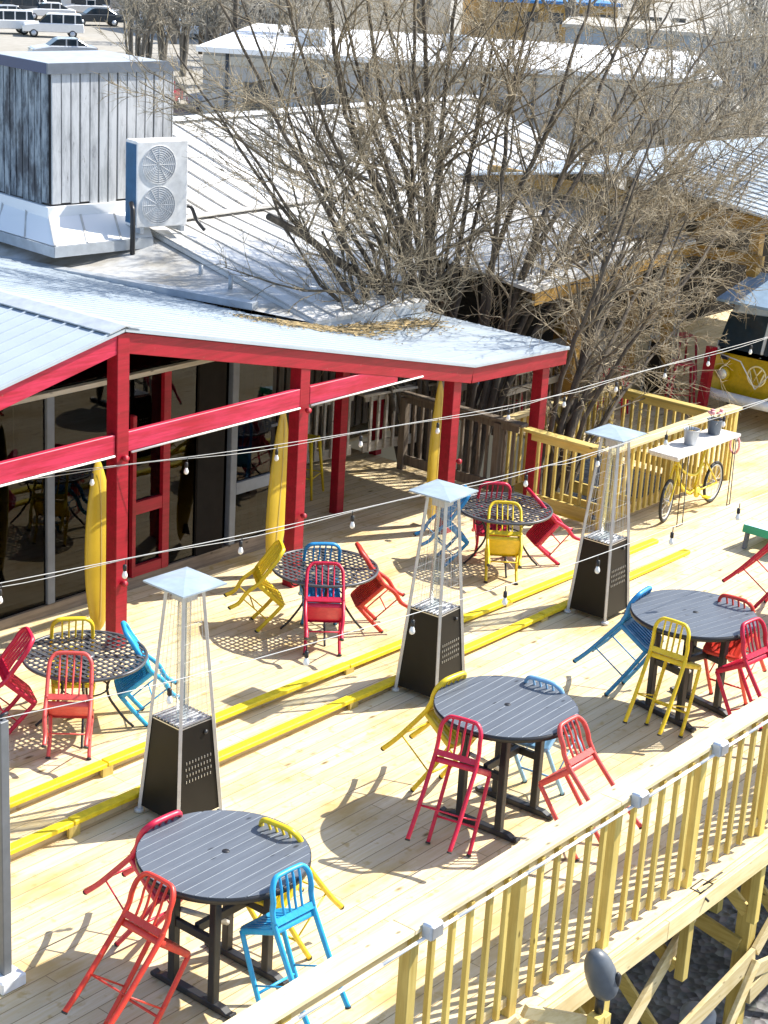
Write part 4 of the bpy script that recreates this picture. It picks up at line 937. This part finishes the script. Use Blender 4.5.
mb.add([V_(14.6, 22, 2.62), V_(15.30, 19.5, 2.56), V_(16.42, 15.38, 2.40), V_(17.2, 14.86, 2.19), V_(17.04, 14.9, 2.24), V_(17.22, 16.7, 2.53), V_(17.44, 18.52, 2.84), V_(17.3, 22, 2.84)], [(0, 1, 6, 7), (1, 5, 6), (1, 2, 5), (2, 4, 5), (2, 3, 4)])
mb.build('flat_roof', 'flatroof', t)
MB().beam(Vector((15.32, 19.6, 2.53))-O, Vector((16.50, 15.42, 2.44))-O, .16, .09).build('roof_kerb', 'flash', t)
MB().beam(Vector((17.06, 14.88, 2.19))-O, Vector((19.2, 14.78, 2.18))-O, .04, .12).build('eave_board', 'flash', t)
MB().box((16.9-O.x, 18.6-O.y, -4.5), (29-O.x, 26.8-O.y, 2.5)).build('wall', 'far_tan', t)
MB().box((14.7-O.x, 17.9-O.y, 0), (30-O.x, 18.0-O.y, 2.3)).build('rear_wall', 'darkwall', t)
MB().beam(Vector((20.65, 13.98, 2.24))-O, Vector((25.0, 13.98, 2.47))-O, .05, .18).build('eave_board', 'yellowwood', t)
for i, (x, y) in enumerate(((17.0, 16.9), (16.85, 16.2))): MB().tube([Vector((x, y, 2.45))-O, Vector((x, y, 2.66))-O], .03, 8).build('vent_pipe', 'flash', t)

# lean-to, weathered plant enclosure and outdoor unit on the roof
t = thing('roof_enclosure', 'weathered grey board clad enclosure standing on the roof at the top left', 'roof enclosure', (16.02, 18.81, 3.2), (0, 0, R(-8)))
MB().box((-.0, .0, 0), (2.0, 1.75, 1.85)).build('core', 'black', t)
def clad(n, x0, dx, f, name, mt='clad'):
    mb = MB(); sub = []
    for i in range(n):
        o = MB(); w_ = dx*random.uniform(.78, .88); a = x0+i*dx; zz = random.uniform(-.01, .03)
        f(o, a, a+w_, zz); o.build('cladding_board', mt, t)
clad(13, 0.02, 1.96/13, lambda o, a, b, z: o.box((a, -.035, .06+z), (b, -.004, 1.86)), 'front')
clad(11, 0.02, 1.72/11, lambda o, a, b, z: o.box((-.035, a, .06+z), (-.004, b, 1.86)), 'side', 'clad2')
clad(10, 0.02, 1.72/10, lambda o, a, b, z: o.box((2.004, a, .06+z), (2.035, b, 1.86)), 'side')
MB().box((-.07, -.07, 1.80), (2.07, -.036, 1.94)).build('top_trim', 'grey_frame', t); MB().box((-.07, -.034, 1.80), (-.036, 1.78, 1.94)).build('top_trim', 'car_navy', t)
MB().box((-.06, -.06, 1.86), (2.06, 1.80, 1.90)).build('lid', 'flash', t)
MB().box((-.08, -.08, -.10), (2.08, 1.85, .05)).build('kerb', 'far_roof', t)
t = thing('lean_to_roof', 'small white seamed lean-to roof in front of the board clad enclosure', 'lean-to', (15.3, 18.7, 2.5)); O = Vector((15.3, 18.7, 2.5))
mb = MB(); sheet(mb, [(15.95, 18.74, 3.12), (17.5, 18.56, 3.12), (17.2, 18.05, 2.84), (15.62, 18.24, 2.84)], .04); sheet(mb, [(15.95, 18.74, 3.12), (15.62, 18.24, 2.84), (15.9, 20.9, 2.84), (16.22, 20.8, 3.12)], .04); mb.build('roof_sheet', 'far_roof', t)
mb = MB()
for a, b in (((15.95, 18.74), (15.62, 18.24)), ((16.45, 18.69), (16.13, 18.18)), ((17.0, 18.63), (16.68, 18.12)), ((16.02, 19.3), (15.70, 18.95)), ((16.1, 19.9), (15.78, 19.6))): mb.beam(Vector((*a, 3.125))-O, Vector((*b, 2.845))-O, .03, .02)
mb.build('roof_seam', 'seamdark', t)
mb = MB(); mb.beam(Vector((15.60, 18.23, 2.76))-O, Vector((17.2, 18.04, 2.76))-O, .02, .14); mb.beam(Vector((15.60, 18.23, 2.76))-O, Vector((15.88, 20.9, 2.76))-O, .02, .14); mb.build('fascia', 'flash', t)
t = thing('condenser_unit', 'white outdoor unit with two round fans beside the weathered roof enclosure', 'air conditioner', (17.33, 18.12, 2.9), (0, 0, R(-14)))
MB().box((-.40, -.16, .08), (.40, .16, 1.25)).build('casing', 'acwhite', t, .012)
for z in (.38, .93):
    g_ = MB()
    for r_ in (.05, .08, .11, .14, .17, .20, .23, .258): g_.tube([(-.06+r_*math.cos(2*PI*i/32), -.168, z+r_*math.sin(2*PI*i/32)) for i in range(33)], .0055, 5, False)
    for a in range(0, 180, 30): g_.tube([(-.06-.245*math.cos(R(a)), -.17, z-.245*math.sin(R(a))), (-.06+.245*math.cos(R(a)), -.17, z+.245*math.sin(R(a)))], .005, 4, False)
    g2 = g_.build('fan_guard', 'acgrille', t)
    MB().lathe([(0, 0), (.26, 0), (.26, .004), (0, .004)], (-.06, -.165, z), 32, axis='y').build('fan_opening', 'acgrille', g2)
mb = MB()
for i in range(22): mb.box((-.406, -.14+i*.0128, .13), (-.4005, -.133+i*.0128, 1.2))
mb.build('coil_fins', 'acfin', t); MB().box((-.403, -.145, .12), (-.4002, .145, 1.21)).build('coil_panel', 'acfin', t)
for x in (-.32, .32): MB().box((x-.03, -.18, 0), (x+.03, .18, .079)).build('mounting_foot', 'flash', t)
MB().tube(smoothpts([(.40, .0, .3), (.54, -.02, .30), (.62, -.05, .12), (.66, -.2, .0)], 4), .028, 8).build('refrigerant_pipe', 'black', t)
t = thing('drain_pipe', 'dark vertical drain pipe between the lean-to and the white outdoor unit', 'pipe', (16.80, 18.02, 2.5)); MB().tube([(0, 0, 0), (.0, .0, .75), (.06, .1, .82)], .035, 8).build('pipe_run', 'black', t); MB().lathe([(.06, 0), (.06, .04), (.036, .05), (.036, 0)], (0, 0, 0), 12).build('flange', 'flash', t)
# dead leaves and sticks lying on the flat roof: too many to count
mb = MB()
def lz(x): return zr(x)+.012
for i in range(1300):
    u = random.random(); x = 15.6+u*3.3+random.gauss(0, .15); y = 14.95-u*.35-abs(random.gauss(0, .22+.25*random.random())); a = random.uniform(0, 6.28); L_ = random.uniform(.015, .042)
    if x > 19.0: continue
    z = lz(x)+random.uniform(0, .02)
    mb.add([(x+L_*math.cos(a), y+L_*math.sin(a), z), (x-.5*L_*math.sin(a), y+.5*L_*math.cos(a), z+.012), (x-L_*math.cos(a), y-L_*math.sin(a), z), (x+.5*L_*math.sin(a), y-.5*L_*math.cos(a), z+.004)], [(0, 1, 2, 3)])
for i in range(110):
    u = random.random(); x = 15.8+u*2.8; y = 14.75-u*.3-abs(random.gauss(0, .2)); a = random.uniform(-.6, .5); L_ = random.uniform(.15, .6)
    mb.tube([(x, y, lz(x)+.01), (x+L_*math.cos(a)*.5, y+L_*math.sin(a)*.5, lz(x+L_*.5)+.03), (x+L_*math.cos(a), y+L_*math.sin(a), lz(x+L_)+.012)], random.uniform(.004, .011), 4)
tag(mb.build('leaf_litter', 'leaf'), 'brown dead leaves and sticks lying along the back of the tin pergola roof', 'leaf litter', None, 'stuff')

# ------------------------------------------------------------------ bare trees
def limb(rng, p, d, L, nseg, wander, upb):
    pts = [p.copy()]; d = d.normalized()
    for i in range(nseg):
        d = (d+Vector((rng.gauss(0, wander), rng.gauss(0, wander), rng.gauss(0, wander)+upb))).normalized(); pts.append(pts[-1]+d*(L/nseg))
    return pts
def bare_tree(name, label, base, stems, seed, tw='twig', dens=1.0, group=None, lvl=3, rmin=.0045, droop=.0):
    """stems: list of tip points (and radii); each stem leaves the base and carries limbs and twigs"""
    rng = random.Random(seed); t = thing(name, label, 'tree', base, group=group); B = Vector(base)
    trunk, br, twg = MB(), MB(), MB()
    def sub(pts, rad, L, level):
        k_ = len(pts)
        n = int((9 if level == 1 else 8)*dens*(1 if level < 3 else .8))
        for _ in range(n):
            u = rng.uniform(.28 if level == 1 else .15, 1.0); i = min(k_-2, int(u*(k_-1))); f = u*(k_-1)-i
            p = pts[i].lerp(pts[i+1], f); d = (pts[i+1]-pts[i]).normalized()
            sdv = Vector((rng.gauss(0, 1), rng.gauss(0, 1), rng.gauss(0, .7))); sdv = (sdv-d*sdv.dot(d)).normalized()
            nd = (d*rng.uniform(.5, 1.0)+sdv*rng.uniform(.45, .95)+Vector((0, 0, .12-droop))).normalized()
            LL = L*rng.uniform(.28, .55)*(1.15-u*.45); rr = max(rmin, rad*(1-u*.62)*rng.uniform(.42, .62))
            q = limb(rng, p, nd, LL, 5 if level < 3 else 3, .16, .03-droop)
            (br if level == 1 else twg).tube(q, [rr*(1-.72*j/(len(q)-1)) for j in range(len(q))], 5 if level == 1 else (4 if level == 2 else 3), False, True)
            if level < lvl: sub(q, rr, LL, level+1)
    for tip, rad in stems:
        tip = Vector(tip); s0 = B+Vector((rng.uniform(-.15, .15), rng.uniform(-.15, .15), 0)); v = tip-s0
        mid = s0+v*.38+Vector((-v.x*.16, -v.y*.16, v.length*.06))+Vector((rng.gauss(0, .12), rng.gauss(0, .12), 0))
        m2 = s0+v*.7+Vector((-v.x*.06+rng.gauss(0, .10), rng.gauss(0, .10), v.length*.03))
        pts = smoothpts([s0, mid, m2, tip], 6); pts = [p+Vector((rng.gauss(0, .018), rng.gauss(0, .018), 0)) for p in pts]
        trunk.tube([p-B for p in pts], [rad*(1-.78*j/(len(pts)-1)) for j in range(len(pts))], 7, False)
        sub(pts, rad, v.length*.62, 1)
    for m_ in (br, twg): m_.v = [(a-B.x, b-B.y, c-B.z) for a, b, c in m_.v]
    tr = trunk.build('trunk', 'bark' if tw == 'twig' else 'bark_grey', t); br.build('limbs', 'limb' if tw == 'twig' else 'twig_grey', tr); twg.build('twigs', tw, t); return t
bare_tree('bare_tree', 'leafless many stemmed tree rising behind the right end of the pergola roof', (19.72, 15.1, -1.2),
    [((15.3, 15.0, 6.2), .06), ((15.6, 15.3, 5.0), .05), ((16.2, 15.5, 6.2), .05), ((16.9, 15.0, 7.0), .06), ((17.5, 15.5, 6.6), .05), ((18.0, 15.3, 7.5), .06), ((18.8, 14.9, 7.6), .065), ((19.4, 15.4, 7.6), .055), ((20.2, 15.2, 7.4), .06), ((16.2, 15.2, 4.3), .04), ((21.2, 15.2, 6.6), .055), ((15.0, 15.4, 5.6), .045), ((15.9, 14.8, 6.8), .05), ((16.6, 15.2, 5.4), .05), ((17.2, 15.2, 7.2), .05), ((18.4, 15.4, 6.8), .05), ((20.8, 15.0, 5.6), .045), ((22.0, 15.1, 6.0), .045)], 3, 'twig', 1.15)
bare_tree('bare_tree', 'leafless tree with thick dark leaning stems between the white roofs', (19.85, 14.5, -1.2),
    [((21.4, 14.7, 7.2), .055), ((22.5, 14.5, 7.0), .06), ((23.4, 14.3, 6.8), .065), ((24.3, 14.4, 6.2), .06), ((25.2, 14.1, 5.8), .055), ((26.2, 14.2, 5.0), .055), ((27.2, 14.0, 5.3), .055), ((26.8, 13.8, 4.2), .045), ((28.2, 13.8, 4.4), .045), ((24.8, 13.9, 4.6), .045), ((25.6, 14.0, 3.9), .045), ((23.6, 14.2, 4.9), .05)], 11, 'twig', 1.25)
bare_tree('bare_tree', 'leaning bare tree with tangled tan branches growing in the railed pit', (19.35, 12.72, -1.2),
    [((21.4, 12.9, 3.6), .075), ((22.6, 12.9, 3.6), .06), ((22.2, 13.2, 4.6), .06), ((23.4, 13.2, 4.2), .05), ((24.6, 12.9, 3.8), .045), ((23.2, 12.6, 2.3), .04), ((20.4, 12.3, 4.3), .05), ((21.0, 11.9, 3.7), .045), ((22.2, 12.8, 1.7), .035), ((24.4, 13.2, 2.9), .04)], 23, 'twig', 1.1, droop=.06)
# sawn-off limb
t = thing('dead_limb', 'short dark sawn limb sticking out left over the white roof', 'branch', (18.9, 15.2, 2.30)); MB().tube(smoothpts([(0, 0, 0), (-.5, .02, .32), (-1.1, .02, .62), (-1.75, 0, 1.0), (-2.45, 0, 1.32)], 4), [.075, .072, .07, .066, .064, .062, .06, .058, .056, .054, .052, .05, .05, .048, .046, .045, .044], 8).build('limb', 'bark', t)
MB().tube([(-1.1, .02, .62), (-1.3, .1, 1.0)], .02, 6).build('side_stub', 'bark', t)

# ------------------------------------------------------------------ far background
def far_building(name, lab, p, q, depth, z1, wall, roofm, z0=-4.5, par=.25, extras=None):
    p, q = Vector((*p, 0)), Vector((*q, 0)); d = (q-p); L = d.length; a = math.atan2(d.y, d.x)
    t = thing(name, lab, 'building', (p.x, p.y, z0), (0, 0, a)); h = z1-z0
    MB().box((0, 0, 0), (L, depth, h)).build('wall', wall, t)
    MB().box((-.3, -.3, h+.003), (L+.3, depth+.3, h+par)).build('roof', roofm, t)
    if extras: extras(t, L, depth, h)
    return t
def ex1(t, L, d, h):
    for x in (2.0, 5.5, 9.2, 13.5, 18.0):
        if x < L-1: 
            wn = MB().box((x, -.06, 1.6), (x+1.1, -.003, 3.0)).build('window', 'car_charcoal', t); MB().box((x-.08, -.09, 1.5), (x+1.18, -.061, 1.6)).build('sill', 'far_tan', wn)
    MB().box((0, -.12, h-.55), (L, -.003, h-.15)).build('fascia', 'far_tan', t); MB().box((3.6, -.1, 0), (4.6, -.004, 2.2)).build('door', 'far_blue', t)
    for x in (1.2, 8.0, 16.0): MB().tube([(x, -.15, 0), (x, -.15, h)], .09, 6).build('downpipe', 'car_charcoal', t)
    for x, y in ((4, 4), (11, 7)): MB().box((x, y, h+.26), (x+1.4, y+1.1, h+1.0)).build('roof_vent', 'flash', t)
far_building('warehouse', 'long low grey building with a white flat roof behind the trees', (63.5, 63.3), (77.2, 43.0), 17, -.2, 'far_grey', 'far_roof', extras=ex1)
def ex2(t, L, d, h):
    for i in range(8): MB().box((.6+i*2.2, -.05, h-1.6), (1.9+i*2.2, -.003, h-.7)).build('window', 'car_charcoal', t)
    MB().box((3, -.06, 0), (6, -.003, 2.6)).build('shutter_door', 'far_tan', t)
def ex3(t, L, d, h):
    for i in range(9): MB().box((1+i*2.3, -.08, .2), (1.12+i*2.3, -.003, h-.1)).build('cladding_rib', 'far_grey', t)
    MB().box((9, -.06, .0), (12, -.003, 2.6)).build('shutter_door', 'far_grey', t)
far_building('blue_shed', 'blue grey metal clad building behind the white flat roof at the right', (112, 75), (123, 56.5), 10, -.9, 'far_blue', 'far_tan', extras=ex3)
far_building('beige_block', 'tall plain beige building at the top of the photo behind the tree', (109, 100), (125, 95.5), 14, 4.5, 'far_tan', 'far_tan', extras=ex2)
far_building('yellow_shop', 'small yellow walled building with a blue fascia at the top centre', (124, 90.5), (133, 84), 8, -.4, 'yellowwood', 'sign_blue', extras=ex2)
far_building('white_house', 'small white house with dark openings beyond the parked cars', (112, 128), (124, 121), 9, -1.5, 'far_roof', 'far_grey', extras=ex2)
far_building('brown_house', 'small house with a reddish brown door behind the parked cars', (98, 133), (107, 128), 8, -1.7, 'leaf', 'far_grey', extras=ex2)

def car(lab, x, y, rz, col, suv=False, group='cars in the far parking lot'):
    t = thing('parked_car', lab, 'car', (x, y, -4.5), (0, 0, rz), group)
    L, W = (4.7, .92) if suv else (4.5, .88)
    prof = [(0, .35), (.02, .62), (.12, .78), (1.15, .96), (1.3, .99), (L-.6, 1.0), (L-.05, .95), (L, .6), (L-.03, .35)] if not suv else [(0, .42), (.02, .75), (.15, .95), (1.2, 1.08), (1.3, 1.1), (L-.05, 1.12), (L, .7), (L-.03, .42)]
    def ext(pr, w0, name, mt, par, bev=.05):
        m_ = Matrix(((1, 0, 0, -L/2), (0, 0, 1, 0), (0, 1, 0, 0), (0, 0, 0, 1))); return MB().prism(pr, -w0, w0, m_).build(name, mt, par, bev)
    ext(prof, W, 'body', col, t, .07)
    cab = [(1.2, .98), (1.75, 1.40), (2.0, 1.44), (3.2, 1.43), (3.9, 1.0)] if not suv else [(1.25, 1.09), (1.85, 1.70), (2.1, 1.76), (4.4, 1.76), (4.62, 1.11)]
    zt = max(z for _, z in cab)
    ext(cab, W-.12, 'cabin', 'carglass', t, .04)
    ext([(cab[1][0]+.05, zt-.03), (cab[2][0], zt+.035), (cab[3][0], zt+.03), (cab[3][0]+.1, zt-.03)], W-.14, 'roof', col, t, .02)
    for xx in ([2.35, 3.1] if not suv else [2.2, 3.1, 4.0]):
        for s in (-1, 1): MB().box((xx-.05-L/2, s*(W-.118)-.008, .99 if not suv else 1.1), (xx+.05-L/2, s*(W-.118)+.008, zt)).build('pillar', col, t)
    for xx in (.85, L-.9):
        for s in (-1, 1):
            wv = MB().lathe([(0, -.11), (.22, -.11), (.33, -.09), (.34, 0), (.33, .09), (.22, .11), (0, .11)], (xx-L/2, s*(W-.10), .34), 18, axis='y').build('wheel', 'tyre', t)
            MB().lathe([(0, -.12), (.2, -.118), (.2, .118), (0, .12)], (xx-L/2, s*(W-.10), .34), 14, axis='y').build('rim', 'car_silver', wv)
    for s in (-1, 1):
        MB().box((-L/2-.015, s*.6-.16, .62), (-L/2+.06, s*.6+.16, .76)).build('headlight', 'chrome', t); MB().box((L/2-.06, s*.62-.12, .72), (L/2+.012, s*.62+.12, .88)).build('tail_light', 'car_maroon', t)
for lab, x, y, a, c, s in [
    ('white four wheel drive parked side on above the roof enclosure', 95.0, 111.1, -38, 'car_white', True), ('silver hatchback nearest the roof enclosure in the parking lot', 83.8, 97.0, -30, 'car_silver', False),
    ('grey saloon at the far left of the parking lot', 99.5, 122.5, -25, 'car_silver', False), ('dark saloon beyond the white four wheel drive', 106.5, 119.0, -30, 'car_charcoal', False),
    ('white car behind the bare shrubs in the parking lot', 106, 108, -35, 'car_white', False), ('navy car parked far up beside the white house', 112, 112, 20, 'car_navy', False),
    ('silver car at the back of the parking lot near the brown house', 97, 125, -30, 'car_silver', True), ('white van-like car at the back left corner of the lot', 92, 127, -40, 'car_white', True),
    ('silver saloon just past the white roof beside the utility pole', 73.6, 71.4, -40, 'car_silver', False), ('maroon car partly hidden at the right end of the roof enclosure', 70.6, 73.9, 30, 'car_maroon', False),
    ('charcoal car between the maroon car and the silver saloon', 72.6, 76.0, 25, 'car_charcoal', False), ('dark car parked under the trees at the top right', 139, 75, 10, 'car_navy', False),
    ('white pickup-like car at the upper right under bare trees', 133, 70, -20, 'car_white', True), ('white estate car at the left photo edge below the back row', 93.0, 114.6, -28, 'car_white', True), ('silver car in the back row beside the brown house', 109.2, 131.0, -30, 'car_silver', False), ('white hatchback in the back row right of the silver car', 112.8, 127.6, -35, 'car_white', False), ('grey car behind the left shrub clump', 114.5, 123.0, -35, 'car_silver', False), ('white saloon between the two left shrub clumps', 109, 114.8, -40, 'car_white', False),
    ('silver estate behind the shrub right of the clumps', 108, 105.5, -30, 'car_silver', True), ('white car parked behind the middle shrub', 115.5, 117.5, -32, 'car_white', False), ('maroon car in the back row by the white house', 117, 123, -32, 'car_maroon', False), ('charcoal four wheel drive at the far back left', 104, 127, -30, 'car_charcoal', True), ('white car at the far back near the house wall', 106, 124.5, -33, 'car_white', False),
    ('sand coloured car beside the lettered white trailer', 119, 103, -35, 'car_sand', False)]:
    car(lab, x, y, R(a), c, s)
t = thing('sign_trailer', 'white trailer with black lettering beyond the warehouse', 'trailer', (111.5, 107.5, -4.5), (0, 0, R(-20)))
MB().box((0, -1.2, .9), (6, 1.2, 3.3)).build('box_body', 'car_white', t)
for a in ((.6, 1.6), (1.9, 2.7), (3.0, 4.1), (4.4, 5.2)): MB().box((a[0], -1.23, 1.7), (a[1], -1.201, 2.5)).build('side_mark', 'letters', t)
for x in (1.4, 2.4, 4.8):
    for s in (-1, 1): MB().lathe([(0, -.12), (.42, -.12), (.45, 0), (.42, .12), (0, .12)], (x, s*1.0, .45), 16, axis='y').build('wheel', 'tyre', t)
for x, y, h, lab in ((75.3, 72.6, 11, 'dark wooden utility pole beside the silver saloon'), (97, 97, 12, 'utility pole beyond the warehouse roof')):
    t = thing('utility_pole', lab, 'utility pole', (x, y, -4.5)); MB().tube([(0, 0, 0), (0, 0, h)], [.17, .12], 8).build('pole', 'bark', t); MB().box((-1.0, -.06, h-1.0), (1.0, .06, h-.86)).build('crossarm', 'bark', t)
def far_tree(x, y, h, seed, lab, n=6, g='bare trees around the parking lot'):
    rng = random.Random(seed); st = [((x+rng.gauss(0, h*.22), y+rng.gauss(0, h*.22), -4.5+h*rng.uniform(.75, 1.05)), h*.016) for _ in range(n)]
    bare_tree('bare_tree', lab, (x, y, -4.5), st, seed, 'twig_grey', 1.1, g, 3 if x < 95 and y > 60 else 2, .022)
FT = [(80.5, 86, 7, 'bare shrub clump just above the roof enclosure top'), (84.5, 86, 7.5, 'second bare shrub clump above the roof enclosure'), (88, 93, 7, 'bare shrub behind the two clumps in the parking lot'), (77.5, 77, 8, 'bare tree by the kerb right of the shrub clumps'),
      (74.5, 67, 9, 'bare tree at the left end of the warehouse'), (93, 88, 10, 'bare tree beyond the left end of the warehouse roof'), (99, 92, 9, 'bare tree in front of the beige block'), (112, 88, 11, 'bare tree right of the beige block'),
      (120, 80, 11, 'bare tree between the yellow shop and blue shed'), (128, 78, 10, 'bare tree behind the blue shed at its left end'), (134, 72, 11, 'bare tree behind the blue shed at the middle'), (138, 64, 11, 'bare tree behind the blue shed at its right end'),
      (96, 44, 8, 'bare tree right of the warehouse near the photo edge'), (90, 40, 8, 'bare tree nearest the right photo edge in the background'), (104, 47, 9, 'bare tree beyond the right end of the warehouse'), (118, 52, 10, 'bare tree beyond the right end of the blue shed'),
      (86, 89.5, 6, 'third low bare shrub clump above the right half of the roof enclosure'), (90, 97, 6.5, 'low bare shrub between the parked cars and the clumps'), (83, 81, 7, 'bare shrub leaning by the kerb right of the enclosure'), (101, 104, 8, 'bare tree among the parked cars'), (95, 92.5, 8, 'bare tree left of the lettered trailer'), (106, 97, 9, 'bare tree right of the lettered trailer'),
      (92, 49, 8, 'bare brush tree right of the long warehouse wall'), (82, 45, 8, 'bare brush tree at the right corner of the warehouse'), (100, 53, 8, 'bare brush tree between the warehouse corner and the right photo edge'), (71, 41.5, 7, 'bare brush tree before the right end of the warehouse'), (86, 42, 8, 'bare brush tree nearest the right photo edge above the pavilion roof'), (76, 40, 7, 'bare brush tree over the pavilion roof ridge'), (66, 33, 7, 'low bare brush tree behind the white pavilion roof at the right'),
      (60, 30, 6, 'bare brush tree behind the pavilion roof'), (66, 37, 6, 'bare brush tree left of the pavilion roof'), (56, 35.5, 6, 'bare brush tree behind the second white roof'), (52, 27, 6, 'bare brush tree at the right behind the pavilion')]
for i, (x, y, h, lab) in enumerate(FT): far_tree(x, y, h, 100+i, lab, 7 if h > 6 else 9)
